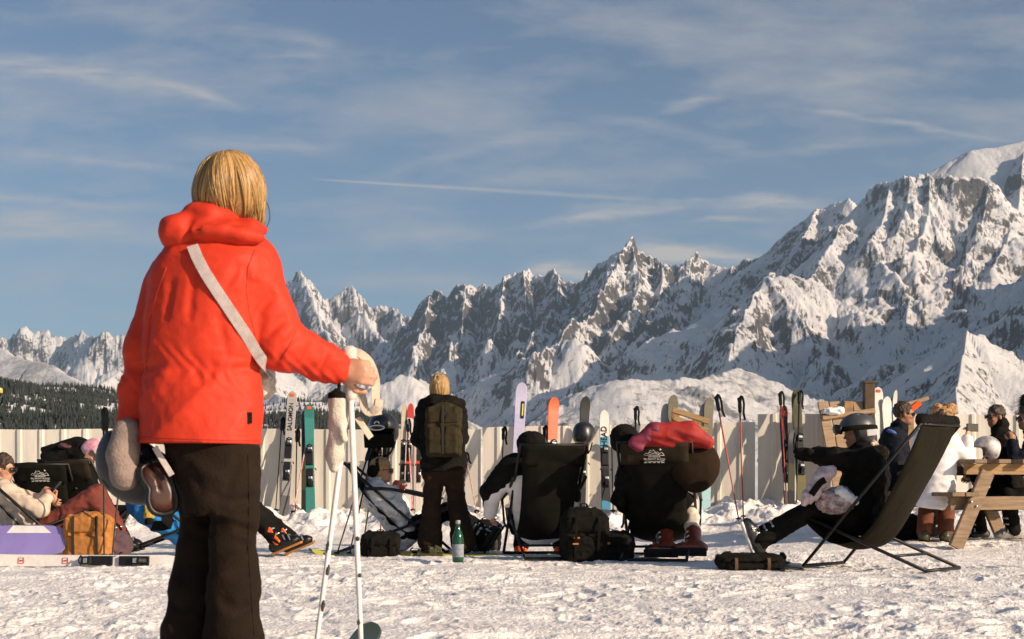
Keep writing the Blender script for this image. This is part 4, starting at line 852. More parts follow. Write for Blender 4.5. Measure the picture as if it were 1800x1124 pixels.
    # --- trousers
    tL=U(.03,cap(W(345,800,.08),W(362,915,.12),.092,.069),cap(W(362,915,.12),W(345,1030,.09),.069,.074),cap(W(345,1030,.09),W(325,1185,.06),.074,.098))
    tR=U(.03,cap(W(398,800,.0),W(411,925,.0),.098,.070),cap(W(411,925,.0),W(410,1030,-.02),.070,.074),cap(W(410,1030,-.02),W(412,1185,-.04),.074,.096))
    st=[]
    for py,x0,x1 in((905,328,452),(870,322,452),(830,308,450),(790,294,446),(740,288,440),(700,292,436)):
        c=W((x0+x1)/2,py,.02); st.append((c[2],c[0],c[1],(x1-x0)/2*m,.125))
    tro=U(.03,U(.006,tL,tR),loft(sorted(st))); tro=SUB(tro,half(W(350,1200,0),V(0,0,-1)))
    tro=WRAP(tro,.0055,(.16,.16,.085),51,roty(.5),.6); tro=WRAP(tro,.003,(.22,.22,.05),55,roty(-.4),.4); kc=[]
    for pts,r_ in(([(382,872),(415,884),(446,876)],.012),([(388,900),(420,908),(444,902)],.012),([(384,930),(412,926),(446,936)],.011),([(334,905),(356,914),(372,906)],.010),([(330,935),(352,942),(374,934)],.010),([(392,962),(420,955),(444,966)],.009),([(330,820),(350,860)],.010),([(420,810),(405,850),(396,880)],.011),([(394,1060),(420,1074),(450,1066)],.012),([(300,1060),(325,1072),(350,1060)],.011)):
        q=[onto(x,y,.002,tro) for x,y in pts]
        for a_,b_ in zip(q[:-1],q[1:]): kc.append(cap(a_+V(0,-.004,0),b_+V(0,-.004,0),r_*.8,r_*.45))
    KC=U(.004,*kc); tro0=tro; tro=Sh(lambda p:-smin(-tro0.fn(p),KC.fn(p),.024),tro0.lo,tro0.hi)
    sdf_obj('trousers',tro,.007,BRN,root)
    for an,kn in((W(328,1192,.07),W(348,925,.08)),(W(412,1192,-.02),W(410,930,.0))): boot_obj(root,an,V(.12,1,0),V(0,.15,1),BLKP,None,True,vox=.011)
    def seam(name,pts,r,sh,m_):
        q=[np.array(a_)*(1-t)+np.array(b_)*t for a_,b_ in zip(pts[:-1],pts[1:]) for t in np.linspace(0,1,6,endpoint=False)]+[np.array(pts[-1])]; mb=MB(); mb.tube([onto(x,y,.0008,sh) for x,y in q],r,5); mb.build(name,m_,root)
    RS=pm('red_seam_thread',(.40,.022,.008),.7,.1)
    for pts in([(448,440),(436,470),(433,510),(438,550),(449,590)],[(292,470),(276,515),(264,560),(259,610),(256,660)],[(250,769),(300,771),(350,773),(400,774),(454,775)],[(520,584),(508,610),(494,632)]): seam('jacket_seam',pts,.0016,fin,RS)
    for pts in([(436,800),(438,880),(436,960),(441,1040),(447,1118)],): seam('trouser_seam',pts,.0018,tro,BRN)
    # --- hair: a solid bob with strands laid over it
    HAIR=pm('blonde_hair',(.40,.225,.075),.42,.3,4,.5,60,col2=(.27,.145,.045),stretch=(9,9,.8),spec=.5)
    c=W(404,330,.0)
    base=U(.03,ell(W(404,326,.0),V(54*m,.104,58*m)),ell(W(428,362,.02),V(34*m,.085,46*m)),ell(W(386,346,-.01),V(38*m,.085,40*m)),ell(W(441,386,.03),V(21*m,.05,28*m)))
    base=WRAP(base,.0035,(.04,.04,.2),61,None,.6); sdf_obj('hair',base,.006,HAIR,root)
    mat=bpy.data.materials.new('hair_strand'); nt=nodes_of(mat); out=nt.nodes.new('ShaderNodeOutputMaterial'); bs=nt.nodes.new('ShaderNodeBsdfPrincipled'); gi=nt.nodes.new('ShaderNodeNewGeometry'); rp=nt.nodes.new('ShaderNodeValToRGB'); e=rp.color_ramp.elements; e[0].color=(.22,.115,.035,1); e[1].color=(.52,.32,.125,1); x=e.new(.5); x.color=(.36,.205,.066,1)
    nt.links.new(gi.outputs['Random Per Island'],rp.inputs[0]); nt.links.new(rp.outputs[0],bs.inputs['Base Color']); bs.inputs['Roughness'].default_value=.42; nt.links.new(bs.outputs[0],out.inputs[0])
    rg=np.random.default_rng(5); mb=MB(); crown=unit(V(-.10,-.15,1))
    A=np.cross(crown,V(0,1,0)); A=unit(A); B=np.cross(crown,A)
    clumps=[(rg.uniform(0,2*math.pi),rg.uniform(1.7,2.6),rg.normal(0,.22),rg.uniform(.0,.006)) for _ in range(95)]
    for k in range(1300):
        ca,cp,ct,cl=clumps[k%95]; of=rg.normal(0,.12); az=ca; ph0=rg.uniform(.03,.8)**1.2; ph1=min(2.75,cp+rg.normal(0,.10)); tw=ct; pts=[]; n=11; lift=cl*.5+rg.uniform(-.001,.003)+(0 if k%14 else rg.uniform(.003,.010))
        for i in range(n):
            t=i/(n-1); ph=ph0+(ph1-ph0)*t; a=az+of*(1-.72*t)+tw*t*t; d=crown*math.cos(ph)+(A*math.cos(a)+B*math.sin(a))*math.sin(ph); pts.append(d)
        D=np.array(pts); lo=np.full(n,.02); hi=np.full(n,.26)
        for _ in range(14):
            md=(lo+hi)/2; v=base.fn(c+D*md[:,None]); hi=np.where(v>0,md,hi); lo=np.where(v>0,lo,md)
        P=c+D*(lo+lift*np.linspace(0,1,n)+.0015)[:,None]
        if P[-1][2]<c[2]-.135: continue
        w_=rg.uniform(.0012,.0036)*(1 if k%14 else .45); mb.tube(list(P),[w_*q for q in(.4,.8,1,1,1,1,1,.9,.7,.45,.1)],5)
    o=mb.build('hair_strands',mat,root)
    # --- mitten on the left hand
    mt=U(.012,cap(W(224,760,.0),W(216,800,-.02),25.5*m,27*m),cap(W(216,800,-.02),W(219,838,-.03),28*m,25*m),cap(W(214,795,.0),W(236,828,.05),13*m,11*m)); mt=WRAP(mt,.0013,(.07,.07,.022),71); sdf_obj('mitten',mt,.005,MIT,root)
    # --- cord by the cheek
    mb=MB(); mb.tube([W(462,345,.06),W(472,364,.07),W(474,385,.07),W(467,402,.06),W(456,412,.05)],.0016,6,curve=4); mb.build('earphone_cord',BLKP,root)
    # --- shoulder bag worn across the back
    bag=thing('shoulder_bag','pale cross-body bag worn by the woman in red, its grey strap crossing her back','bag',tuple(rootp+W(468,660,.22)))
    off=-(W(468,660,.22)); 
    line=[(338,432),(348,456),(362,482),(380,510),(400,540),(420,570),(436,594),(450,618)]; P=[onto(x,y,.006)+off for x,y in line]+[W(461,634,-.045)+off,W(468,646,.03)+off,W(470,654,.12)+off,W(469,658,.19)+off]
    mb=MB(); mb.ribbon(P,.035,.004,up=(.25,-1,.1),curve=3); mb.build('strap',pm('grey_webbing',(.40,.34,.33),.8,.12,30,.4,300),bag)
    k=WRAP(rbox((-.012,0,0),(.030,.10,.070),.025),.006,(.03,.03,.03),81); sdf_obj('bag_body',k,.006,pm('pale_fleece',(.62,.55,.46),.9,.2,40,.6,120),bag)
    # --- the two white poles
    WP=pm('white_pole_paint',(.74,.70,.66),.4,.10,9,.08,60); GR=pm('cream_rubber',(.62,.56,.50),.6,.12,25,.2,140); SC=pm('pole_scuff',(.04,.035,.03),.7)
    hp=rootp
    def P3(px,py,dy): return hp+W(px,py,dy)
    dz=-.01
    p=pole('white ski pole held upright by the woman in red, nearest to vertical of her two',P3(638.5,1222,.19),P3(613,612,.195),WP,GR,.0092,'white poles in the red woman\'s hand',True,False,(SC,(.21,.345,.45)))
    p2=pole('white ski pole slanting down to the left from the hand of the woman in red',P3(545,1215,.15),P3(622,632,.23),WP,GR,.0088,'white poles in the red woman\'s hand',True,False,(SC,(.255,.36,.43)))
    for q in(p,p2): pass
    STR=pm('beige_webbing',(.55,.46,.36),.85,.12,30,.4,300)
    def strap(root_,pts,w,up):
        mi=root_.matrix_basis.inverted(); q=[np.array(mi@Vector(P3(*z))) for z in pts]; r3=np.array(mi.to_3x3()); mb=MB(); mb.ribbon(q,w,.003,up=r3@np.array(up,float),curve=4); mb.build('strap',STR,root_)
    bpy.context.view_layer.update()
    strap(p,[(616,616,.23),(636,624,.225),(651,640,.23),(660,668,.24),(660,700,.24),(664,730,.245)],.030,(.5,-1,.2))
    strap(p2,[(630,688,.27),(638,702,.26),(640,716,.25),(650,726,.24),(664,716,.235),(667,702,.24)],.026,(.35,-1,.25)); strap(p2,[(628,735,.26),(640,752,.25),(652,770,.26)],.022,(.5,-1,.2))
    # --- glove hanging from the cuff
    gl=thing('glove','cream fleecy glove dangling on a black leash below the red sleeve cuff','glove',tuple(P3(597,760,.15)))
    o0=W(597,760,.15); q=lambda x,y,d:W(x,y,d)-o0
    k=U(.015,cap(q(592,706,.15),q(594,745,.15),15.5*m,15*m),cap(q(594,745,.15),q(588,800,.15),14.5*m,15*m),cap(q(588,800,.15),q(588,822,.15),15*m,9*m),cap(q(600,745,.13),q(606,772,.12),8*m,7*m)); sdf_obj('glove_body',WRAP(k,.0022,(.03,.03,.06),91),.005,pm('cream_fleece',(.56,.51,.43),.9,.12,14,.5,160,spec=.1),gl)
    mb=MB(); mb.lathe([(13*m,-.004),(16.5*m,-.002),(16*m,.014),(10*m,.018),(3*m,.03)],q(592,699,.15),14); mb.tube([q(594,694,.15),q(596,680,.16),q(596,668,.16)],.006,8); mb.build('leash',BLK,gl)
    # --- helmet hanging from the mitten
    hc=W(246,812,.10); hel=thing('ski_helmet','dark grey helmet with brown goggles hanging from the taupe mitten of the red-jacketed woman','helmet',tuple(rootp+hc))
    ax=unit(V(.55,-.10,.80)); R2=frame(unit(V(.80,-.25,-.55)),ax)
    dome=ell((0,0,0),V(.142,.125,.135),R2); k=SUB(dome,ell((0,0,0)+ax*.01,V(.122,.105,.118),R2)); k=SUB(k,half(ax*.030,ax),.01)
    for a,b_ in((-.10,.05),(-.10,-.05),(.02,.07),(-.02,-.075)): k=SUB(k,ell(R2@V(a,b_,-.10),V(.020,.007,.05),R2),.004)
    sdf_obj('shell',k,.0055,pm('matt_grey_shell',(.022,.022,.023),.55,.15,10,.12,180),hel)
    mb=MB(); mb.lathe([(.120,.018),(.126,.030),(.118,.040),(.106,.038),(.104,.022)],(0,0,0),28,np.stack([R2[:,0],R2[:,1],R2[:,2]],1)); mb.build('liner',BLK,hel)
    h=lambda x,y,d:W(x,y,d)-hc
    mb=MB(); mb.tube([h(250,770,.06),h(245,750,.03),h(236,742,.02)],.008,6,curve=3,flat=(1,.3)); mb.tube([h(300,800,.05),h(285,770,.03),h(268,752,.03),h(240,742,.03)],.010,6,curve=3,flat=(1,.3)); mb.tube([h(262,810,-.02),h(258,790,-.01),h(250,780,.0)],.006,6,curve=3); mb.tube([h(258,800,-.03),h(264,806,-.03),h(262,812,-.03),h(254,812,-.03),h(252,804,-.03),h(258,800,-.03)],.002,6,curve=3); mb.build('chin_strap',BLK,hel); mb=MB(); mb.ribbon([h(272,786,-.07),h(282,803,-.075),h(296,826,-.07),h(302,836,-.07)],.018,.003,up=(.2,-1,0),curve=3); mb.build('pale_tab',pm('pale_webbing',(.55,.48,.44),.8),hel)
    # goggles: frame ring, lens with a nose notch, strap
    gc_=h(279,856,-.055); gx_=unit(V(.28,-.10,-.92)); gn=unit(V(.35,-.92,.15)); gn=unit(gn-gx_*np.dot(gn,gx_)); gy_=np.cross(gn,gx_); RG=np.stack([gx_,gy_,gn],1)
    out_=[(-.082,.0),(-.078,.030),(-.045,.043),(0,.040),(.045,.043),(.078,.030),(.084,-.004),(.070,-.034),(.040,-.042),(.012,-.034),(0,-.031),(-.012,-.034),(-.040,-.042),(-.070,-.034)]
    bend=lambda x:-.9*x*x*2.2
    ring=[gc_+RG@V(x,y,bend(x)) for x,y in out_]; ring.append(ring[0]); mb=MB(); mb.tube(ring,.0095,8,curve=3); gg=mb.build('goggles',BLKP,hel)
    rows_=[[gc_+RG@V(x*f,y*f,bend(x*f)+.004) for x,y in out_+[out_[0]]] for f in(.93,.6,.3,.02)]
    mb=MB(); mb.sheet(rows_,.004); lens=mb.build('lens',pm('brown_mirror_lens',(.060,.022,.013),.38,.35,9,0,spec=.4),gg)
    mb=MB(); mb.ribbon([gc_+RG@V(-.082,0,-.01),gc_+RG@V(-.11,.0,-.06),h(240,790,.20),h(190,800,.20)],.036,.004,up=RG[:,1]*0+RG[:,2],curve=3); mb.build('goggle_strap',BLK,gg); mb=MB(); mb.ribbon([gc_+RG@V(.084,0,-.01),gc_+RG@V(.115,.0,-.03),h(268,925,.03)],.034,.004,up=RG[:,2],curve=3); mb.build('goggle_strap',BLK,gg)
    # --- her skis
    top=cutcol('dark_green_ski',None,[(0,(.02,.035,.028)),(.6,(.03,.05,.04)),(1.2,(.045,.065,.05))])
    for n,(x0,x1) in enumerate(((-.74,-.555),(-1.02,-1.06))):
        sk=thing('ski',('dark green ski whose tip shows just right of the two white poles','dark green ski under the far boot of the woman in red')[n],'ski',(0,0,0),0,'dark green skis under the woman in red')
        ski_local(sk,1.72,.115,top,False); place_axis(sk,(x0-.02,3.92,.035),((x1,5.63,.05) if n==0 else (x1,5.3,.05)),(0,0,1))
red_woman()
# ================================================================ colours of the crowd
def cloth(n,c,**k): return pm(n,c,.82,k.pop('var',.2),k.pop('scale',9),.3,150,**k)
BEIGE=cloth('beige_jacket_cloth',(.55,.44,.34)); MAROON=cloth('maroon_ski_cloth',(.16,.030,.018)); BLUE=cloth('bright_blue_shell',(.012,.20,.52)); SILVER=pm('silver_quilt',(.64,.62,.61),.42,.18,10,.25,60,spec=.6)
WHITEJ=pm('white_quilt',(.74,.71,.71),.7,.08,10,.2,60); NAVY=cloth('navy_jacket_cloth',(.009,.011,.018),spec=.12); RUST=cloth('rust_trouser_cloth',(.13,.035,.013)); BROWN=cloth('brown_ski_trousers',(.026,.015,.009),spec=.12); OLIVE=cloth('olive_canvas',(.034,.027,.012),spec=.15)
DKHAIR=pm('brown_hair',(.050,.025,.012),.5,.4,8,.5,90,stretch=(6,6,1)); BLHAIR=pm('fair_hair',(.50,.31,.125),.45,.35,8,.5,90,col2=(.30,.17,.06),stretch=(6,6,1))
ORANGE=pm('orange_plastic',(.80,.11,.012),.35,.12,12,.05,80); REDP=pm('red_plastic',(.62,.035,.02),.35,.15,12,.05,80); WHITEP=pm('white_plastic',(.72,.69,.66),.32,.1,12,.05,80); YEL=pm('yellow_plastic',(.62,.55,.05),.4,.12,12,.05,80)
TANW=pm('new_pine_wood',(.37,.25,.15),.75,.22,5,.3,60,stretch=(1,1,9)); TABW=pm('worn_pine_wood',(.23,.155,.092),.8,.28,5,.35,60,stretch=(1,1,9)); GOLDW=pm('golden_pine_wood',(.30,.18,.075),.75,.25,5,.3,60,stretch=(1,1,9)); GREYW=pm('weathered_table_wood',(.20,.135,.08),.8,.25,6,.35,60,stretch=(9,1,1)); DARKW=pm('dark_wood',(.09,.055,.03),.8,.3,6,.3,60)  # golden brown pine serves the trestle and smaller timbers
GREYSH=pm('grey_helmet_shell',(.052,.054,.058),.42,.12,14,.05,90,coat=.2); BLKSH=pm('black_helmet_shell',(.013,.013,.014),.35,.2,14,.05,90,coat=.3)
PINKW=pm('pink_white_shell',(.74,.68,.68),.35,.1,9,.05,60,col2=(.60,.16,.24)); CAMO=pm('white_grey_shell',(.70,.66,.64),.35,.1,12,.05,60,col2=(.20,.18,.18))
OLV=0
def WP(px,py,Y): return np.array(at(px,py,Y))
# ================================================================ left group
Y=12.3
loc,J=PJ(Y,50,hd=(6,824),nck=(0,852,.02),chs=(2,885,0),pel=(52,940,0),shR=(8,868,-.17),elR=(72,898,-.20),wrR=(86,868,-.10),shL=(2,866,.17),elL=(74,884,.20),wrL=(84,862,.08),hipR=(60,940,-.09),hipL=(60,940,.09),knR=(165,874,-.10),knL=(172,866,.12),anR=(205,950,-.10),anL=(214,948,.12))
man,R,g=person('man with tousled brown hair and sunglasses in beige jacket, looking down at his phone',loc,J,(1,-.12,-.22),dict(jacket=BEIGE,trousers=MAROON),hair=(DKHAIR,'short'),specs=True,seed=3,sleeve_end=.72,
  hands=dict(R=((.45,-.1,-.55),(.1,.9,.2),.55),L=((.6,-.2,-.3),(0,-.9,.2),.55)),boots=dict(m=BLKP,toe=(1,0,.05)))
ph=thing('phone','black phone held by the reclining man in the beige jacket','phone',tuple(WP(96,858,Y-.02))); mb=MB(); mb.box((0,0,0),(.012,.075,.15),roty(.75),.004); mb.build('phone_body',BLKP,ph); mb=MB(); mb.box(roty(.75)@V(-.008,0,0),(.003,.066,.135),roty(.75),.001); mb.build('screen',LENS,ph)
deckchair('black deckchair holding the man in the beige jacket, at the left edge',((62-900)/F*Y,Y,0),0.02,.86,flap=False,arms=False)
deckchair('deckchair with white mountain print on its headrest, behind the beige-jacketed man',((62-900)/F*13.6,13.6+.5,0),math.radians(94),.84,printed=True,panel=SLING)
deckchair('black deckchair with faded brown headrest, below the person bending over',((139-900)/F*13.9,14.2,0),math.radians(80),.88,panel=SLINGB)
Y=14.6
loc,J=PJ(Y,118,hd=(162,797,-.20),nck=(148,796,-.06),chs=(138,793,0),pel=(98,806,0),shR=(145,802,-.17),elR=(150,835,-.2),wrR=(160,862,-.12),shL=(145,795,.17),elL=(155,830,.2),wrL=(165,860,.12),hipR=(98,815,-.09),hipL=(98,815,.09),knR=(106,882,-.1),knL=(108,882,.1),anR=(104,942,-.1),anL=(106,942,.1))
pr,R,g=person('person in black jacket bending far forward in a white and pink helmet, near the fence',loc,J,(.5,-.35,-.8),dict(jacket=BLK,trousers=BLK),up=(1,0,.45),seed=4,hem=.10,boots=dict(m=BLKP,toe=(1,0,0)),puff=.03)
worn_helmet(pr,g['hd'],R,PINKW,None,1.0)
mb_=WRAP(ell(np.array(at(122,786,Y-.02))-np.array(loc),(.10,.20,.035),roty(.15)),.006,(.05,.05,.05),5); sdf_obj('shoulder_panel',mb_,.01,cloth('plum_panel',(.085,.028,.035)),pr)
loose_helmet('black helmet with yellow lens hanging at the very left edge of the fence',WP(-9,690,16.5),(.6,-.8,0),BLKSH,goggle_m=pm('yellow_lens',(.45,.38,.06),.2,.15,8,0,spec=.8),s=.95)
pole('black ski pole leaning on the fence beyond the left edge, under a hanging helmet',WP(-14,940,16.3),WP(-9,700,16.5),BLKP)
# brown-orange rucksack and what lies round it
b=backpack('orange-brown canvas rucksack with black straps standing in the snow beside the purple snowboard',((157-900)/F*11.85,11.85,0),math.radians(92),(.20,.40,.41),pm('ochre_canvas',(.40,.155,.03),.85,.2,9,.35,150),None,cloth('black_strap',(.02,.018,.016)),seed=7,tilt=-.06)
b2=thing('bag','dull plum soft bag slumped behind the orange-brown rucksack','bag',((214-900)/F*12.3,12.0,0)); sdf_obj('bag_body',WRAP(U(.05,ell((0,0,.12),(.17,.12,.15)),ell((-.12,.02,.09),(.14,.11,.12))),.012,(.09,.09,.07),6),.01,cloth('plum_cloth',(.085,.045,.055)),b2); mb=MB(); mb.tube([(-.06,0,.25),(-.02,-.02,.31),(.05,-.02,.31),(.08,0,.26)],.010,6,curve=3); mb.build('handle',BLK,b2)
pole('black ski pole stuck upright in the snow, in front of the rucksack\'s left half',WP(183,990,11.6),WP(182,722,11.75),BLKP,bands=(STEEL,(.75,)))
pole('black ski pole stuck upright in the snow, in front of the rucksack\'s right half',WP(196,990,11.6),WP(222,722,11.9),BLKP)
# white ski on edge, purple snowboard
s=thing('ski','long white ski lying on its edge with dark bindings, in front of the purple snowboard','ski',(0,0,0)); ski_local(s,1.78,.105,cutcol('white_ski_top',None,[(0,(.74,.70,.66)),(.5,(.72,.68,.64)),(1.3,(.74,.70,.66))]),bmat=BLKP,bc=.275)
for z in(.87,1.22):
    mb=MB(); mb.tube([(-.022,-.0115,z-.02),(.022,-.0115,z-.02),(.022,-.0115,z+.02),(-.022,-.0115,z+.02),(-.022,-.0115,z-.02)],.0025,5); mb.box((0,-.0115,z),(.010,.003,.024)); mb.build('red_mark',REDP,s)
place_axis(s,WP(308,987,11.2),WP(-85,985,11.25),(0,-1,.12))
sb=thing('snowboard','purple snowboard lying on its edge behind the long white ski','snowboard',(0,0,0)); mb=MB(); vs=[(.5*1.5*math.copysign(1-abs(1-2*t)**5*.0,1)*(2*t-1),0) for t in(0,1)]
out=[]
for k in range(48):
    a=2*math.pi*k/48; x=.74*math.copysign(abs(math.cos(a))**.55,math.cos(a)); y=.135*math.copysign(abs(math.sin(a))**.35,math.sin(a))*(1-.12*(1-min(1,abs(x)/.6)**2)); out.append((x,y))
mb.prism(out,-.006,.006); mb.build('board',pm('violet_base',(.235,.19,.46),.4,.10,3,.05,80,coat=.3),sb)
mb=MB(); mb.tube([(x*.998,y*.998,0) for x,y in out]+[(out[0][0],out[0][1],0)],.0062,6); mb.build('steel_edge',STEEL,sb)
mb=MB(); mb.prism([(.25,.06),(.62,.06),(.55,.118),(.30,.122)],.0062,.0085); mb.build('white_graphic',WHITEP,sb)
zc=WP(-42,950,11.75); Mx=rotx(math.radians(78)); sb.matrix_world=Matrix([[*Mx[0],zc[0]],[*Mx[1],zc[1]],[*Mx[2],zc[2]],[0,0,0,1]]); sb.location=Vector(zc); sb.rotation_euler=(math.radians(78),0,0)
# blue-jacketed person stretched out behind the woman in red
Y=12.6
loc,J=PJ(Y,320,hd=(222,858),nck=(238,876),chs=(262,898),pel=(325,935),shR=(248,890,-.17),elR=(290,925,-.22),wrR=(330,912,-.14),shL=(246,884,.17),elL=(292,915,.2),wrL=(332,905,.12),hipR=(332,936,-.09),hipL=(332,936,.09),knR=(425,880,-.09),knL=(436,884,.16),anR=(489,950,-.10),anL=(512,950,.18))
person('person in bright blue jacket stretched out in a low chair behind the red-jacketed woman',loc,J,(1,0,.1),dict(jacket=BLUE,trousers=BLK),hair=(DKHAIR,'short'),seed=6,boots=dict(m=BLKP,accent=pm('amber_sole',(.38,.16,.04),.5,.2),toe=(1,-.1,.42),hinge=ORANGE))
deckchair('low black deckchair under the person in the bright blue jacket',((318-900)/F*Y,Y,0),0,.78,flap=False,arms=False)
gv=thing('glove','yellow and black glove lying on the blue jacket','glove',tuple(WP(262,905,Y-.28))); sdf_obj('glove_body',WRAP(U(.015,ell((0,0,0),(.05,.03,.055)),cap((.02,0,.03),(.05,0,.07),.014),cap((-.02,0,.04),(-.03,0,.09),.014),cap((0,0,.04),(.01,0,.095),.014)),.004,(.03,.03,.03),3),.006,pm('yellow_leather',(.45,.32,.06),.6,.25,20,.2,90),gv); mb=MB(); mb.lathe([(.034,-.085),(.040,-.08),(.036,-.03),(.030,-.025)],seg=12); mb.build('cuff',BLK,gv)
gv=thing('hat','pink and white knitted hat lying on the blue jacket beside dark trousers','hat',tuple(WP(318,880,Y-.15))); sdf_obj('hat_body',WRAP(ell((0,0,0),(.05,.05,.085),roty(-.4)),.006,(.03,.03,.02),3),.006,pm('pink_knit',(.60,.22,.34),.85,.2,24,.4,120,col2=(.68,.60,.58)),gv); mb=MB(); mb.tube([rotz(a)@V(.048,0,-.05) for a in np.linspace(0,6.28,14)],.012,6); mb.build('brim',WHITEP,gv)
# ================================================================ skis on the fence, left half
GREYSK=cutcol('grey_ski_top',None,[(0,(.12,.11,.105)),(.35,(.28,.26,.25)),(.62,(.05,.05,.05)),(.75,(.36,.34,.33)),(1.62,(.40,.37,.35))])
TEALSK=cutcol('teal_ski_top',None,[(0,(.035,.19,.165)),(1.1,(.045,.215,.19)),(1.4,(.03,.16,.145))])
DARKSK=cutcol('black_ski_top',None,[(0,(.016,.016,.016)),(.4,(.05,.05,.02)),(.8,(.02,.02,.02)),(1.3,(.035,.035,.032))])
ski('grey ski with black lettering down its tip, leaning on the fence near the red jacket',(499,912),(514,690),w=.125,top=GREYSK,tipc=ORANGE,text='SALOMON',textm=BLKP,tsz=.078)
ski('teal ski with orange emblem at its tip, next right of the grey lettered ski',(546,914),(543,713),w=.128,top=TEALSK,tipc=ORANGE)
ski('black ski mostly hidden behind the left edge of the teal ski',(536,910),(537,722),18.0,18.26,w=.10,top=DARKSK,binding=False)
pole('black ski pole left of the grey lettered ski by the fence',WP(484,905,17.5),WP(496,738,18.2),BLKP)
pole('dark ski pole standing between the grey and the teal ski',WP(519,908,17.6),WP(522,758,18.2),BLKP)
WRP=pm('white_red_pole',(.66,.60,.56),.4,.1,3,.05,60,col2=(.6,.05,.03),stretch=(1,1,3))
pole('white and red ski pole slanting between the grey and the teal ski',WP(514,908,17.4),WP(541,765,18.2),WRP)
# ================================================================ silver-jacket woman in a deckchair
Y=13.35
loc,J=PJ(Y,690,hd=(671,829),nck=(660,852),chs=(672,884),pel=(712,932),shR=(664,868,-.15),elR=(704,898,-.20),wrR=(693,864,-.10),shL=(660,866,.15),elL=(708,890,.18),wrL=(700,862,.06),hipR=(718,932,-.09),hipL=(718,932,.09),knR=(790,898,-.10),knL=(795,894,.10),anR=(846,948,-.10),anL=(853,944,.10))
pr,R,g=person('woman with sunglasses and hair tied back in a silver jacket, drinking in a deckchair',loc,J,(1,-.2,-.02),dict(jacket=SILVER,trousers=BLK),hair=(BLHAIR,'pony'),specs=True,seed=8,fold=.016,
  hands=dict(R=((.3,.0,1),(.3,.9,0),.9),L=((.2,-.1,1),(.4,-.8,0),.9)),boots=dict(m=BLKP,toe=(.55,-.1,.85)),skin=SKIN)
mb=MB(); c=g['hd']; mb.tube([c+R@V(-.01,.088,0),c+R@V(-.03,.07,.09),c+R@V(-.03,0,.125),c+R@V(-.03,-.07,.09),c+R@V(-.01,-.088,0)],.022,8,curve=4,flat=(1,.5)); mb.build('headband',BLK,pr); sdf_obj('ear_muff',ell(c+R@V(-.06,-.09,-.0),(.055,.03,.06),R),.007,BLK,pr)
cn=thing('drink_can','red drink can at the mouth of the woman in silver','can',tuple(WP(701,854,Y-.09))); mb=MB(); mb.lathe([(.018,-.062),(.029,-.056),(.030,.045),(.024,.056),(.018,.058)],R=roty(-.9)); mb.build('can_body',REDP,cn); mb=MB(); mb.lathe([(.0185,.0585),(.0185,.0605)],R=roty(-.9)); mb.build('can_lid',STEEL,cn)
deckchair('black deckchair holding the woman in the silver jacket',((706-900)/F*Y,Y,0),-.04,.84,flap=False)
gb=backpack('black rucksack slumped on the snow under the silver-jacketed woman\'s chair',((672-900)/F*12.95,12.75,0),math.radians(100),(.17,.34,.22),BLK,BLK,BLK,seed=12,tilt=-.3)
# helmet with visor on the pole grips
YG=pm('yellow_black_pole',(.50,.46,.03),.4,.1,3,.05,60,col2=(.03,.03,.02),stretch=(1,1,2.2)); RB=pm('red_black_pole',(.55,.04,.025),.4,.1,3,.05,60,col2=(.03,.02,.02),stretch=(1,1,2.4))
Y=13.0
pole('black ski pole slanting down left from the hanging black helmet',WP(589,985,12.9),WP(652,784,13.5),BLKP)
pole('second black ski pole slanting below the hanging black helmet, the steeper one',WP(612,985,12.9),WP(656,784,13.6),BLKP)
pole('yellow and black ski pole behind the silver-jacketed woman\'s shoulder',WP(636,972,13.5),WP(664,790,13.7),YG)
pole('red ski pole with its grip under the hanging black helmet',WP(668,950,13.75),WP(677,776,13.8),RB)
hp=WP(673,762,13.5); hm=loose_helmet('black helmet with white oval emblem hung on ski pole grips above the woman in silver',hp,(-.25,-.95,-.05),BLKSH,s=1.28)
Rh=frame((-.25,-.95,-.05)); G=[[Rh@V(.150-.035*abs(v)**2-.02*u,v*.15,-.005-.13*u) for v in np.linspace(-1,1,9)] for u in np.linspace(0,1,6)]; mb=MB(); mb.sheet(G,.006); mb.build('neck_flap',BLK,hm)
mb=MB(); el_=[Rh@V(.176-.06*(math.cos(a)*.55)**2-.014*math.sin(a),.072*math.cos(a),.055+.022*math.sin(a)) for a in np.linspace(0,2*math.pi,24)]; mb.tube(el_,.0062,6); mb.build('oval_emblem',PRINT,hm)
mb=MB(); mb.tube([Rh@V(.164,.024,.094),Rh@V(.160,.014,.110),Rh@V(.160,-.014,.110),Rh@V(.164,-.024,.094)],.006,6,curve=3); mb.build('emblem_arc',PRINT,hm)
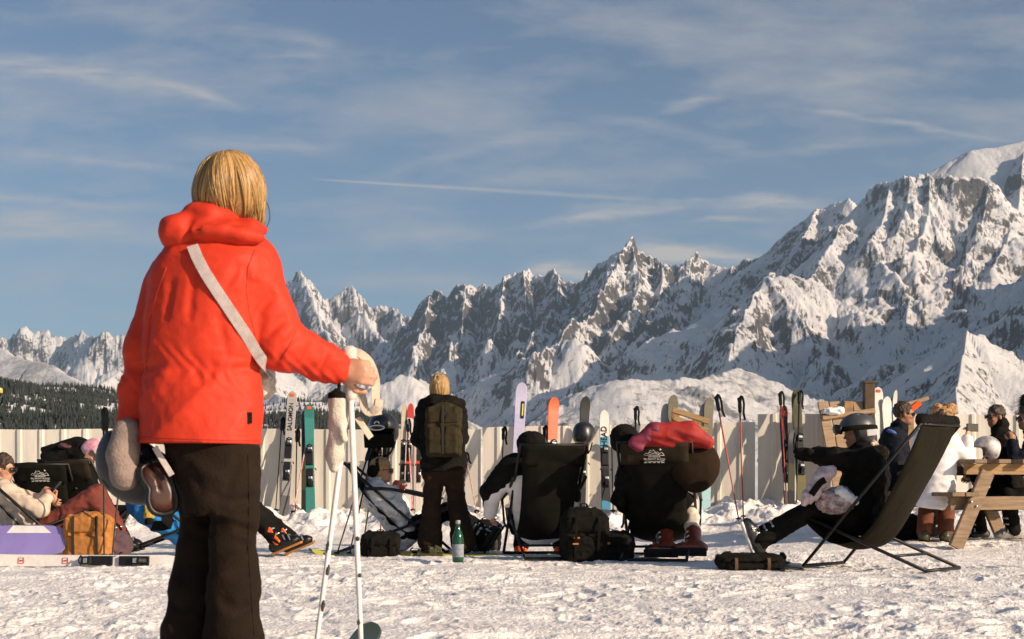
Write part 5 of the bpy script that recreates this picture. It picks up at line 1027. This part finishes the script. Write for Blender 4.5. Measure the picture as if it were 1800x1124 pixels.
# ================================================================ standing woman with the rucksack
Y=12.95
loc,J=PJ(Y,782,0.0,hd=(773,684,.02),nck=(775,708),chs=(776,745),pel=(780,815),shL=(747,728),elL=(735,772,.06),wrL=(755,792,.22),shR=(804,727),elR=(812,768,.08),wrR=(800,790,.24),hipL=(763,822),hipR=(797,822),knL=(759,890,.03),knR=(803,890,.02),anL=(756,950,.0),anR=(814,950,-.02))
pr,R,g=person('fair-haired woman in black jacket and brown ski trousers, standing behind the green bottle',loc,J,(.12,1,0),dict(jacket=BLK,trousers=BROWN),hair=(BLHAIR,'bob',bpy.data.materials['hair_strand']),seed=9,boots=dict(m=pm('olive_boot',(.11,.09,.02),.4,.2),toe=(0,1,0)),puff=.022,hem=.07)
sdf_obj('hood',WRAP(U(.03,cap(g['nck']+V(-.15,-.06,-.02),g['nck']+V(-.05,-.13,.0),.055,.062),cap(g['nck']+V(-.05,-.13,.0),g['nck']+V(.08,-.13,.0),.062,.06),cap(g['nck']+V(.08,-.13,0),g['nck']+V(.17,-.05,-.02),.06,.055)),.008,(.07,.07,.05),3),.009,BLK,pr)
tw=U(.04,*[U(.03,cap(g['kn'+s]+V(0,0,.05),g['an'+s]+V(0,0,-.01),.076,.112)) for s in'LR']); sdf_obj('trouser_flare',WRAP(tw,.007,(.07,.07,.06),12),.010,BROWN,pr)
bp=backpack('olive green canvas rucksack with dark straps on the back of the standing woman','',0,(.14,.315,.475),OLIVE,OLIVE,cloth('dark_olive_strap',(.018,.016,.010)),seed=14,split=True) if False else None
bp=backpack('olive green canvas rucksack with dark straps on the back of the standing woman',tuple(np.array(at(780,803,Y-.235))),math.radians(88),(.14,.315,.475),OLIVE,OLIVE,cloth('dark_olive_strap',(.018,.016,.010)),seed=14,split=True)
# bottle
bt=thing('bottle','green glass water bottle with pale label standing in the snow by the standing woman','bottle',tuple(WP(805,988,11.7)-V(0,0,.005))); 
GLS=pm('green_glass',(.02,.13,.065),.08,.05,5,0,trans=.6); mb=MB(); mb.lathe([(.030,0),(.045,.004),(.047,.02),(.047,.19),(.044,.215),(.030,.255),(.019,.285),(.0165,.32),(.0165,.325)],seg=24); mb.build('glass',GLS,bt)
mb=MB(); mb.lathe([(.0476,.045),(.0482,.047),(.0482,.150),(.0476,.152)],seg=24); mb.build('paper_label',pm('bottle_label',(.14,.19,.23),.6,.12,30,.05,col2=(.30,.30,.30)),bt)
mb=MB(); mb.lathe([(.0180,.318),(.0195,.320),(.0195,.345),(.017,.348)],seg=16); mb.build('cap',pm('cap_tin',(.30,.30,.29),.5,.15,30,.1),bt)
# yellow ski lying in the snow, skis behind the standing woman
s=thing('ski','thin yellow-green ski lying in the snow behind the green bottle','ski',(0,0,0)); ski_local(s,1.72,.10,cutcol('lime_ski_top',None,[(0,(.42,.42,.06)),(1.0,(.50,.48,.08))]),bmat=pm('lime_binding',(.06,.055,.02),.4,.2)); place_axis(s,WP(880,978,12.75),WP(556,977,12.9),(0,-.35,1))
s=thing('ski','dark ski lying in the snow under the standing woman\'s boots','ski',(0,0,0)); ski_local(s,1.70,.10,DARKSK); place_axis(s,WP(860,974,13.3),WP(622,975,13.35),(0,-.2,1))
RWSK=cutcol('red_white_ski',None,[(0,(.55,.48,.44)),(.5,(.50,.05,.03)),(.8,(.6,.55,.5)),(1.3,(.5,.04,.03)),(1.55,(.05,.12,.3))]); WDSK=cutcol('tan_ski_top',None,[(0,(.50,.40,.28)),(.7,(.40,.30,.20)),(.95,(.55,.45,.33))])
ski('narrow tan ski standing behind the left arm of the woman with the olive rucksack',(705,898),(711,712),17.9,18.25,.075,WDSK)
ski('red, white and blue ski beside the narrow tan ski, behind the standing woman',(716,900),(722,712),17.8,18.25,.085,RWSK)
ski('second red and white ski partly hidden by the standing woman\'s arm',(735,902),(738,708),17.9,18.25,.08,RWSK)
pole('black and white ski pole between the tan ski and the standing woman',WP(726,905,17.6),WP(716,740,18.2),WRP)
pole('thin white and red ski pole leaning right of the standing woman\'s knees',WP(839,905,17.2),WP(818,800,18.2),WRP)
bpk=backpack('black rucksack lying at the right feet of the standing woman',((852-900)/F*13.9,13.9,0),math.radians(95),(.20,.30,.30),BLK,pm('charcoal_mesh',(.035,.033,.032),.8,.3,20,.3,90),BLK,seed=18,tilt=-.35)
# ================================================================ the two deckchairs seen from behind
Y=12.2
cx=(950-900)/F*Y
loc,J=PJ(Y,948,hd=(934,788,.22),nck=(938,812,.2),chs=(942,845,.28),pel=(950,920,.55),shL=(898,832,.26),elL=(866,868,.34),wrL=(862,902,.48),shR=(982,832,.26),elR=(1000,880,.36),wrR=(990,915,.52),hipL=(934,925,.6),hipR=(966,925,.6),knL=(925,890,1.0),knR=(985,890,1.0),anL=(916,958,1.12),anR=(985,958,1.12))
pr,R,g=person('person in white jacket with black shoulders and black hat, sitting in a rear-facing deckchair',loc,J,(0,1,.05),dict(jacket=WHITEJ,trousers=BLK),seed=21,fold=.004,boots=dict(m=ORANGE,accent=REDP,toe=(0,1,.25)),puff=.045,
  hands=dict(L=((.1,.6,-.7),(1,0,0),.5),R=((-.1,.6,-.7),(-1,0,0),.5)))
hat=U(.03,ell(g['hd']+V(0,-.01,.045),(.128,.125,.105)),ell(g['hd']+V(0,-.02,-.02),(.120,.115,.06))); sdf_obj('hat',WRAP(hat,.004,(.03,.03,.03),4),.008,BLK,pr)
yk=U(.03,cap(g['shL']+V(.05,0,.03),g['shR']+V(-.05,0,.03),.150),cap(g['shL']+V(-.015,0,.02),g['elL']+V(-.03,0,.02),.120,.082),cap(g['shR']+V(.015,0,.02),g['elR']+V(.02,0,.04),.120,.085),cap(g['elL']+V(-.03,0,.02),g['wrL']+V(-.02,0,.05),.075,.040)); yk=Sh(yk.fn,yk.lo,yk.hi)
sdf_obj('shoulder_yoke',WRAP(yk,.004,(.08,.08,.06),7),.010,BLK,pr)
deckchair('black deckchair seen straight from behind, with the black-hatted person in it',((955-900)/F*12.65,12.60,0),math.radians(99),.985,panel=SLING,w=.58)
Y=11.9
loc,J=PJ(Y,1165,hd=(1097,775,.22),nck=(1110,806,.22),chs=(1135,845,.3),pel=(1165,920,.55),shL=(1100,835,.26),elL=(1088,880,.36),wrL=(1110,905,.55),shR=(1170,832,.26),elR=(1205,880,.36),wrR=(1195,905,.6),hipL=(1150,925,.6),hipR=(1182,925,.6),knL=(1165,893,.60),knR=(1212,888,.55),anL=(1172,960,.22),anR=(1222,958,.12))
pr,R,g=person('person hidden in the printed deckchair, only black cap and red-brown boots showing',loc,J,(-.3,1,.05),dict(jacket=BLK,trousers=pm('cream_trousers',(.60,.52,.42),.8,.12)),seed=24,pants_end=.62,boots=dict(m=pm('red_brown_boot',(.20,.035,.014),.3,.15,coat=.3),accent=BLKP,toe=(-.85,.15,.0)))
sdf_obj('hat',WRAP(U(.03,ell(g['hd']+V(0,-.01,.04),(.118,.12,.10)),ell(g['hd']+V(.0,-.02,-.03),(.108,.108,.08))),.005,(.03,.03,.03),4),.008,BLK,pr)
deckchair('deckchair with white mountain print, seen from behind under the red patterned jacket',((1160-900)/F*12.3,12.35,0),math.radians(79),1.0,printed=True,w=.62)
rj=thing('jacket','crimson and pink patterned jacket draped over the top of the printed deckchair','jacket',tuple(WP(1182,780,11.85))); sc=11.85/F
k=U(.04,cap(np.array((-62,0,4))*sc,np.array((-30,0,22))*sc,.045,.07),cap(np.array((-30,0,20))*sc,np.array((30,0,22))*sc,.075,.085),cap(np.array((30,0,20))*sc,np.array((62,0,2))*sc,.08,.055),ell(np.array((0,.06/sc,6))*sc,(.32,.10,.09)))
rm=pm('crimson_pattern_cloth',(.40,.018,.009),.7,.2,20,.3,90,col2=(.25,.010,.012)); sdf_obj('jacket_body',WRAP(k,.006,(.16,.12,.07),17,roty(.3)),.009,rm,rj)
k=U(.03,cap(np.array((-66,-4,0))*sc,np.array((-30,-4,24))*sc,.05,.062),cap(np.array((-66,-4,0))*sc,np.array((-60,-6,-8))*sc,.05,.04)); sdf_obj('pink_sleeve',WRAP(k,.006,(.09,.07,.05),18,roty(.5)),.009,pm('magenta_cloth',(.24,.022,.06),.7,.2,12,.3,90,col2=(.12,.012,.03)),rj)
hd_=thing('bag','round dark brown padded bag hanging off the right corner of the printed deckchair','bag',tuple(WP(1226,822,11.95))); k=U(.04,ell((0,0,0),(.185,.10,.215),roty(.35)),ell((-.11,.03,.03),(.13,.09,.17))); sdf_obj('bag_body',WRAP(k,.003,(.15,.12,.12),23),.010,cloth('dark_brown_cloth',(.024,.013,.007),spec=.12),hd_); mb=MB(); mb.tube([(-.10,0,.19),(-.08,.0,.25),(0,0,.25),(.04,0,.19)],.010,6,curve=3); mb.build('handle',BLK,hd_)
# bags between the chairs
bk=backpack('tall black rucksack with orange stitching between the two rear-facing deckchairs',((1025-900)/F*12.1,12.1,0),math.radians(96),(.26,.40,.45),BLK,BLK,BLK,seed=31,tilt=-.25)
for k,(y,z) in enumerate(((.09,.22),(.10,.17))): mb=MB(); mb.box((-.235,y,z-.02),(.01,.05,.014),roty(-.25),.003); mb.build('orange_tab',pm('orange_thread',(.45,.14,.02),.6),bk)
bk2=backpack('low black bag lying right of the tall black rucksack, by the chair leg',((1072-900)/F*12.1,12.15,0),math.radians(80),(.24,.42,.24),BLK,BLK,BLK,seed=33,tilt=-.15)
mb=MB(); mb.box((-.18,.02,.15),(.01,.09,.02),roty(-.15),.003); mb.build('orange_tab',MATS['orange_thread'],bk2)
# ================================================================ skis on the fence, middle
LILAC=cutcol('lilac_ski',None,[(0,(.42,.40,.56)),(1.4,(.46,.44,.60))]); ORSK=cutcol('orange_ski',None,[(0,(.72,.10,.03)),(.9,(.6,.5,.45)),(1.05,(.80,.12,.035))])
s=ski('pale lilac ski with black and yellow patch, standing behind the black-hatted person',(903,910),(917,675),17.7,18.2,.155,LILAC,binding=False); mb=MB(); mb.box((.030,-.013,1.42),(.042,.004,.23)); p_=mb.build('black_patch',BLKP,s); mb=MB(); mb.box((.030,-.016,1.42),(.016,.003,.16)); mb.build('yellow_stripe',YEL,p_)
ski('bright orange-red ski right of the lilac ski, behind the black-hatted person',(968,908),(973,701),17.7,18.2,.145,ORSK,face=(.3,-1,0))
ski('black ski standing behind the hanging black helmet',(1020,905),(1029,699),17.8,18.2,.13,DARKSK)
pole('black ski pole left of the black-hatted person\'s chair, against the fence',WP(880,905,17.6),WP(885,754,18.2),BLKP)
pole('black ski pole between the lilac and orange skis, against the fence',WP(955,905,17.6),WP(957,752,18.2),BLKP)
pole('black ski pole carrying the helmet beside the chair\'s right rail',WP(1019,905,13.6),WP(1027,752,13.6),BLKP)
loose_helmet('round black helmet hung on a ski pole between the two rear-facing deckchairs',WP(1027,768,13.5),(.5,.8,-.1),BLKSH,s=.92)
WHSK=cutcol('white_blue_black_ski',None,[(0,(.03,.05,.06)),(.12,(.05,.22,.34)),(.22,(.02,.02,.02)),(.95,(.08,.30,.46)),(1.10,(.70,.67,.62))])
ski('white ski with black lettering and blue band, left of the printed deckchair',(1066,906),(1061,724),17.7,18.2,.125,WHSK,text='HEAD',textm=BLKP,tsz=.105,tz=1.06)
pole('dark ski pole right beside the white lettered ski',WP(1078,906,17.5),WP(1075,765,18.2),BLKP)
pole('black ski pole whose fat grip shows above the printed deckchair, left of its red jacket',WP(1118,905,17.6),WP(1117,718,18.15),BLKP,r=.012)
GRN=cutcol('olive_grey_ski',None,[(0,(.30,.50,.52)),(.55,(.14,.125,.085)),(1.55,(.17,.15,.11))]); LGR=cutcol('light_grey_ski',None,[(0,(.5,.49,.48)),(1.2,(.42,.41,.40))])
ski('olive-grey ski with rounded dark tip behind the red patterned jacket',(1176,905),(1183,697),17.7,18.2,.13,GRN)
ski('light grey ski left of the olive-grey ski, behind the red patterned jacket',(1166,905),(1170,712),17.8,18.25,.12,LGR,binding=False)
ski('olive-grey ski with pale blue tail, standing right of the brown padded bag',(1240,912),(1246,702),17.6,18.2,.13,GRN)
ski('narrow grey ski pressed against the left of the blue-tailed ski',(1231,908),(1236,712),17.8,18.25,.10,LGR,binding=False)
tb=thing('trestle','golden brown wooden trestle leaning on the fence behind the red patterned jacket','trestle',tuple(WP(1212,745,17.9)))
for (a,b_) in(((-.22,0,-.9),(-.16,.1,.18)),((.16,0,-.9),(.10,.1,.10))): mb=MB(); mb.ribbon([a,b_],.10,.04,up=(0,-1,.1)); mb.build('leg',GOLDW,tb)
for (a,b_) in(((-.22,-.05,.17),(.24,-.05,.02)),((-.20,-.05,.07),(.22,-.05,-.10))): mb=MB(); mb.ribbon([a,b_],.07,.04,up=(0,-1,.2)); mb.build('cross_plank',GOLDW,tb)
REDPOLE=pm('red_tan_pole',(.22,.12,.08),.45,.1,3,.05,60,col2=(.5,.03,.02),stretch=(1,1,2.5))
pole('red and black ski pole slanting from behind the brown bag down to the right',WP(1300,922,15.2),WP(1259,698,15.6),REDPOLE,r=.009)
pole('nearly upright red and black ski pole with dangling strap, right of its slanting twin',WP(1307,918,15.4),WP(1300,700,15.6),REDPOLE,r=.009)
REDSK=cutcol('black_red_ski',None,[(0,(.05,.05,.05)),(.35,(.45,.40,.36)),(.6,(.02,.02,.02)),(1.1,(.05,.015,.01)),(1.4,(.40,.03,.02))]); OLSK=cutcol('black_olive_ski',None,[(0,(.10,.085,.02)),(.45,(.12,.10,.02)),(.75,(.018,.018,.015)),(1.2,(.05,.05,.02))])
ski('black and red ski between the upright red pole and the black-olive ski',(1386,902),(1376,716),17.5,18.15,.11,REDSK)
ski('tall black and olive ski with bindings, left of the leaning wooden table end',(1411,900),(1399,687),17.5,18.15,.135,OLSK)
ski('dark grey ski standing in the snow just left of the tall black-olive ski',(1391,905),(1391,760),17.2,17.9,.10,DARKSK,binding=False)
pole('red ski pole with black grip against the black and red ski',WP(1384,900,17.4),WP(1371,692,18.0),RB,r=.009); pole('black ski pole with its grip beside the tall black-olive ski',WP(1400,895,17.4),WP(1405,690,18.05),BLKP,r=.009)
# upended wooden table with snow on it
pt=thing('wooden_table','pale wooden picnic table tipped on end against the fence, snow on its top edge','picnic table',tuple(WP(1487,905,17.6)))
q=lambda x,y,d=0:WP(x,y,17.6+d)-WP(1487,905,17.6)
for (x0,x1,c) in((1446,1482,TANW),(1466,1502,TANW),(1487,1520,TANW),(1507,1540,TANW)): mb=MB(); mb.ribbon([q(x1,905,-.1),q(x0,707 if x0!=1487 else 728,.42)],.13,.035,up=(0,-1,.2)); mb.build('plank',c,pt)
mb=MB(); mb.ribbon([q(1446,735,.30),q(1538,722,.30)],.06,.05,up=(0,-1,.2)); mb.build('batten',TANW,pt); mb=MB(); mb.ribbon([q(1490,738,.33),q(1491,706,.36)],.11,.05,up=(0,-1,.2)); mb.build('leg_stub',GOLDW,pt)
sdf_obj('snow_cap',WRAP(U(.03,ell(q(1462,724,.33),(.13,.10,.05)),ell(q(1474,722,.33),(.08,.09,.045))),.012,(.06,.06,.05),5),.010,pm('settled_snow',(.82,.79,.77),.7,.05,5,.3,60),pt)
WSK=cutcol('cream_ski',None,[(0,(.6,.57,.53)),(1.2,(.66,.63,.58))]); GSK=cutcol('pale_green_ski',None,[(0,(.42,.46,.40)),(1.2,(.50,.53,.46))])
ski('pale green ski leaning left of two cream skis behind the grey-helmeted person',(1548,905),(1527,683),17.7,18.3,.14,GSK,binding=False); ski('cream ski with red tip dot leaning beside the pale green ski',(1562,905),(1541,684),17.6,18.25,.14,WSK,tipc=REDP,binding=False); ski('short cream ski lower than its neighbours, by the sunglassed man\'s head',(1570,905),(1557,701),17.5,18.2,.13,WSK,binding=False); ski('thin white curved ski tip behind the sunglassed man\'s head',(1578,905),(1572,688),17.9,18.3,.06,WSK,binding=False)
ps=thing('post','dark brown square wooden post behind the pale green and cream skis','post',tuple(WP(1527,905,18.0))); mb=MB(); mb.box((0,0,.80),(.13,.13,1.72),None,.008); mb.build('shaft',DARKW,ps); mb=MB(); mb.box((0,0,1.675),(.15,.15,.03),None,.006); mb.build('post_cap',DARKW,ps)
pk=thing('wooden_sign_board','tan plank with orange panel rising behind the tan fur hat','board',tuple(WP(1615,905,17.9))); q2=lambda x,y,d=0:WP(x,y,17.9+d)-WP(1615,905,17.9); mb=MB(); mb.ribbon([q2(1592,712,.3),q2(1632,700,.3)],.05,.05,up=(0,-1,.2)); mb.build('plank',TANW,pk); mb=MB(); mb.ribbon([q2(1600,905,.2),q2(1600,712,.33)],.09,.04,up=(0,-1,.1)); mb.build('leg',GOLDW,pk); mb=MB(); mb.ribbon([q2(1600,722,.25),q2(1618,708,.25)],.07,.02,up=(0,-1,.2)); mb.build('orange_panel',ORANGE,pk)
# ================================================================ grey-helmeted person in the right deckchair
Y=11.15
loc,J=PJ(Y,1490,0.0,hd=(1506,764),nck=(1517,797),chs=(1527,838),pel=(1512,908),shL=(1520,816,-.15),elL=(1466,806,-.22),wrL=(1438,800,-.12),shR=(1520,812,.17),elR=(1475,808,.22),wrR=(1440,804,.12),hipL=(1500,910,-.09),hipR=(1500,910,.09),knL=(1436,890,-.12),knR=(1432,892,.12),anL=(1338,950,-.10),anR=(1336,945,.12))
pr,R,g=person('person in grey helmet and black jacket reclining in the right deckchair, arms reaching forward',loc,J,(-1,-.03,-.12),dict(jacket=BLK,trousers=BLK),seed=41,puff=.055,skin=TAN,hair=(DKHAIR,'bob'),
   hands=dict(L=('mitten',(-.95,0,.15),BLK),R=('mitten',(-.95,0,.05),BLK)),boots=dict(m=pm('black_white_boot',(.035,.034,.034),.35,.2,9,.05,60),accent=WHITEP,toe=(-.35,0,.92)))
o=worn_helmet(pr,g['hd'],R,GREYSH,BLKP,1.08)
mb=MB(); mb.box(g['hd']+R@V(-.09,.108,.0),(.085,.02,.05),R,.006); mb.build('strap_clip',WHITEP,o)
sdf_obj('fur_collar',WRAP(U(.03,cap(g['nck']+V(.10,-.14,.0),g['nck']+V(.14,.0,.0),.05,.055),cap(g['nck']+V(.02,-.16,-.01),g['nck']+V(.10,-.14,0),.04,.05)),.010,(.02,.02,.02),6),.008,pm('brown_fur',(.10,.065,.035),.9,.4,30,.6,120),pr)
mb=MB()
sdf_obj('hair_bobble',U(.004,ell(g['hd']+R@V(-.11,.08,-.085),(.022,.022,.022)),ell(g['hd']+R@V(-.085,.095,-.09),(.02,.02,.02)),ell(g['hd']+R@V(-.105,.06,-.075),(.02,.02,.02))),.005,pm('cream_pompom',(.66,.52,.40),.8,.15),pr)
dc=deckchair('dark olive deckchair in profile at right, the grey-helmeted person lying in it',((1537-900)/F*10.89,10.89,0),math.radians(137),1.09,w=.61,flap=False,lean=.04,arms=False,roll=BLK,sling=pm('olive_black_sling',(.015,.012,.0068),.88,.3,7,.4,220,spec=.12,stretch=(1,5,1)))
lp=thing('helmet_and_gloves','white and pink padded ski gloves lying in the lap of the grey-helmeted person','gloves',tuple(WP(1445,872,10.85))); s_=10.85/F; c3=lambda x,z,d=0:V(x*s_,d,-z*s_)
lm=pm('white_pink_nylon',(.62,.57,.57),.6,.15,14,.3,80,col2=(.42,.25,.24)); sdf_obj('glove_body',WRAP(U(.02,cap(c3(-18,-2),c3(2,-36),.055,.065),cap(c3(2,-36),c3(16,-44),.05,.04),cap(c3(-22,0),c3(-30,10),.055,.035),cap(c3(-5,-30,.02),c3(-14,-20,-.04),.02,.02)),.009,(.06,.06,.05),5),.008,lm,lp)
mb=MB(); mb.ribbon([c3(-22,-2,-.06),c3(-8,-22,-.075),c3(2,-28,-.07)],.05,.012,up=(0,-1,0),curve=3); mb.build('palm_patch',BLK,lp)
lp.name='ski_glove'
lp2=thing('jacket','crumpled white and maroon patterned jacket on the lap of the grey-helmeted person','jacket',tuple(WP(1468,884,10.9))); sdf_obj('jacket_body',WRAP(U(.04,ell((0,0,0),(.13,.13,.075)),ell((-.06,-.03,.05),(.08,.08,.06)),ell((.07,0,.06),(.06,.08,.06))),.02,(.08,.08,.05),8),.008,pm('white_maroon_print',(.60,.54,.53),.75,.2,22,.3,80,col2=(.20,.075,.07)),lp2)
sdf_obj('sleeve',WRAP(cap((.02,-.10,.08),(.13,-.12,.01),.045,.03),.008,(.04,.04,.04),9),.008,WHITEJ,lp2)
# gear on the snow under the feet
gp=backpack('flat black rucksack with brown straps lying under the boots of the grey-helmeted person',((1318-900)/F*10.9,10.95,0.0),math.radians(92),(.22,.52,.105),BLK,BLK,cloth('tan_strap',(.10,.05,.02)),seed=45,tilt=-.1)
s=thing('ski','brown and black ski lying flat in the snow under the black rucksack','ski',(0,0,0)); ski_local(s,1.5,.11,cutcol('brown_black_ski',None,[(0,(.06,.035,.015)),(.4,(.02,.018,.015)),(.6,(.20,.12,.05))])); place_axis(s,WP(1420,999,10.75),WP(1300,986,12.1),(0,-.1,1))
s=thing('ski','dark narrow ski lying flat nearest the camera, left of the olive deckchair','ski',(0,0,0)); ski_local(s,1.5,.10,DARKSK); place_axis(s,WP(1395,1001,10.62),WP(1268,987,12.0),(0,-.1,1))
# ================================================================ picnic table and the people round it
Y=13.3; ZT=gz(4.6,Y); ax=unit(V(-.30,.95,0)); lat=np.array([ax[1],-ax[0],0]); RT=np.stack([lat,ax,V(0,0,1)],1)
o=WP(1806,849,Y); o[2]=ZT; tbl=thing('picnic_table','weathered wooden picnic table at right with a white helmet standing on it','picnic table',tuple(o))
T=lambda a,b,c:RT@V(a,b,c)
for i in range(5): mb=MB(); mb.box(T(-.52+.26*i-.06,.85,.772),(.135,1.9,.038),RT,.006); mb.build('top_plank',GREYW,tbl)
for b_ in(.06,1.6): mb=MB(); mb.box(T(-.02,b_,.70),(1.24,.042,.10),RT,.004); mb.build('top_batten',DARKW if b_>.5 else GOLDW,tbl); mb=MB(); mb.box(T(.02,b_-.046,.385),(1.72,.042,.125),RT,.004); mb.build('bench_bearer',TABW if b_<.5 else GREYW,tbl)
for b_ in(-.035,1.55):
    for sgn in(-1,1): mb=MB(); mb.ribbon([T(sgn*.84,b_-.046,-.02),T(sgn*.50,b_-.046,.67)],.145,.042,up=RT@V(0,-1,0)); mb.build('leg',TABW,tbl)
for sgn in(-1,1): 
    for k in(0,1): mb=MB(); mb.box(T(sgn*(.72+.145*k),.78,.468),(.135,1.9,.038),RT,.006); mb.build('bench_plank',GREYW,tbl)
for (a,c) in((-.69,.40),(-.635,.36)): mb=MB(); mb.lathe([(.012,0),(.012,.012),(.006,.016)],T(a,-.106,c),10,RT@rotx(math.pi/2)); mb.build('bolt',STEEL,tbl)
loose_helmet('white and grey ski helmet standing on the picnic table',o+T(-.24,.30,.872),(-.97,.12,.05),CAMO,s=.95)
# white jacket
loc,J=PJ(Y,1645,hd=(1658,738,.05),nck=(1652,760,.02),chs=(1648,795,.0),pel=(1640,862,.0),shL=(1618,775,.02),elL=(1612,815,.12),wrL=(1650,800,.30),shR=(1670,777,-.02),elR=(1703,812,.0),wrR=(1700,772,.10),hipL=(1626,866,.05),hipR=(1656,868,.0),knL=(1630,880,.46),knR=(1665,880,.42),anL=(1625,935,.30),anR=(1662,935,.26))
pr,R,g=person('woman in long white quilted jacket sitting on the picnic bench, raising a dark phone',loc,J,(.55,.8,.1),dict(jacket=WHITEJ,trousers=RUST),seed=51,puff=.022,fold=.006,hem=.17,hair=(DKHAIR,'bob'),
   hands=dict(R=((.25,.15,.9),(-.5,.6,0),.7),L=((.6,.5,.5),(.3,.2,.8),.6)),boots=dict(m=pm('dark_olive_boot',(.05,.045,.02),.4,.2),accent=BLKP,toe=(.3,1,0)))
hh=g['hd']; sdf_obj('fur_hat',WRAP(U(.02,ell(hh+V(.0,0,.07),(.112,.11,.065)),ell(hh+V(.05,-.04,.10),(.065,.06,.05)),ell(hh+V(-.065,-.04,.105),(.045,.045,.045))),.010,(.022,.022,.022),6),.008,pm('tan_fur',(.42,.235,.105),.9,.35,24,.6,110),pr)
phn=thing('phone','dark phone held up in both hands by the woman in the white jacket','phone',tuple(WP(1709,752,Y+.12))); mb=MB(); mb.box((0,0,0),(.15,.010,.075),rotz(.5),.003); mb.build('phone_body',BLKP,phn); mb=MB(); mb.box(rotz(.5)@V(0,-.0065,0),(.135,.002,.066),rotz(.5),.0008); mb.build('screen',LENS,phn)
# man with sunglasses
Y2=14.5
loc,J=PJ(Y2,1572,hd=(1589,729),nck=(1580,756),chs=(1574,800),pel=(1575,872),shR=(1570,775,-.18),elR=(1575,825,-.22),wrR=(1605,845,-.1),shL=(1572,772,.18),elL=(1585,825,.22),wrL=(1615,840,.15),hipR=(1578,875,-.09),hipL=(1578,875,.09),knR=(1640,872,-.1),knL=(1640,872,.1),anR=(1640,935,-.1),anL=(1640,935,.1))
pr,R,g=person('short-haired man in sunglasses and navy jacket with a blue shoulder patch, facing right',loc,J,(1,-.10,-.08),dict(jacket=NAVY,trousers=BLK),seed=55,hair=(DKHAIR,'short'),specs=True,skin=TAN,boots=dict(m=BLKP,toe=(1,0,0)),puff=.04)
sdf_obj('shoulder_patch',WRAP(ell(g['shR']+V(-.01,-.04,.075),(.075,.045,.025),roty(.5)),.003,(.05,.05,.05),2),.008,pm('royal_blue_cloth',(.06,.11,.36),.75,.15),pr)
# man opposite
Y3=14.9
loc,J=PJ(Y3,1765,hd=(1750,734),nck=(1758,760),chs=(1768,800),pel=(1772,872),shL=(1762,782,-.19),elL=(1740,830,-.22),wrL=(1715,838,-.1),shR=(1764,778,.19),elR=(1740,828,.22),wrR=(1712,838,.12),hipL=(1772,875,-.09),hipR=(1772,875,.09),knL=(1712,872,-.1),knR=(1712,872,.1),anL=(1722,932,-.1),anR=(1722,932,.1))
person('man with cropped dark hair, sunglasses and high black collar, facing left behind the white helmet',loc,J,(-1,-.35,-.05),dict(jacket=BLK,trousers=BLK),seed=58,hair=(DKHAIR,'short'),specs=True,skin=TAN,boots=dict(m=BLKP,toe=(-1,0,0)),puff=.045,collar=.07)
Y4=14.3
loc,J=PJ(Y4,1822,hd=(1806,738),nck=(1814,764),chs=(1826,802),pel=(1834,872),shL=(1818,788,-.19),elL=(1786,815,-.26),wrL=(1778,780,-.14),shR=(1822,784,.19),elR=(1800,825,.22),wrR=(1785,825,.12),hipL=(1834,875,-.09),hipR=(1834,875,.09),knL=(1772,872,-.1),knR=(1772,872,.1),anL=(1780,932,-.1),anR=(1780,932,.1))
person('man in sunglasses and navy jacket at the right edge, hand raised to his mouth',loc,J,(-1,-.15,0),dict(jacket=NAVY,trousers=BLK),seed=61,hair=(DKHAIR,'short'),specs=True,skin=TAN,hands=dict(L=((.15,-.1,1),(-.3,.9,0),.8),R=((-1,0,-.1),(0,0,-1),.4)),boots=dict(m=pm('grey_boot',(.30,.27,.25),.4,.2),accent=BLKP,toe=(-1,0,0)))
bg_=backpack('dark bag on the snow under the bench of the white-jacketed woman',((1590-900)/F*13.9,13.9,ZT),math.radians(90),(.2,.34,.26),BLK,BLK,BLK,seed=63,tilt=-.2)
# conifer at the right edge
tr=thing('conifer','dark conifer rising behind the fence at the right edge','tree',tuple(WP(1800,1060,62))); rg=np.random.default_rng(3); mb=MB(); HT=9.1
mb.tube([(0,0,0),(0.05,0,HT*.5),(0,0,HT)],[.16,.09,.02],8); mb.build('trunk',DARKW,tr); vs=[];fs=[]
for k in range(5200):
    t=rg.uniform(.12,1)**.8; z=HT*t; R0=1.75*(1-t)**.8+.05; a=rg.uniform(0,6.28); lob=.75+.25*math.sin(a*5+int(t*14)*1.9); rr=R0*lob*math.sqrt(rg.uniform(.12,1)); p=V(rr*math.cos(a),rr*math.sin(a),z-.30*rr); d=unit(V(math.cos(a),math.sin(a),rg.uniform(-.5,.2))); sd=unit(np.cross(d,V(0,0,1)))*rg.uniform(.03,.07); L_=rg.uniform(.14,.34); b_=len(vs); vs+=[p-sd,p+sd,p+d*L_+V(0,0,-.04)]; fs.append((b_,b_+1,b_+2))
mesh_obj('crown',np.array(vs),fs,MATS['conifer_needles'],tr,False)
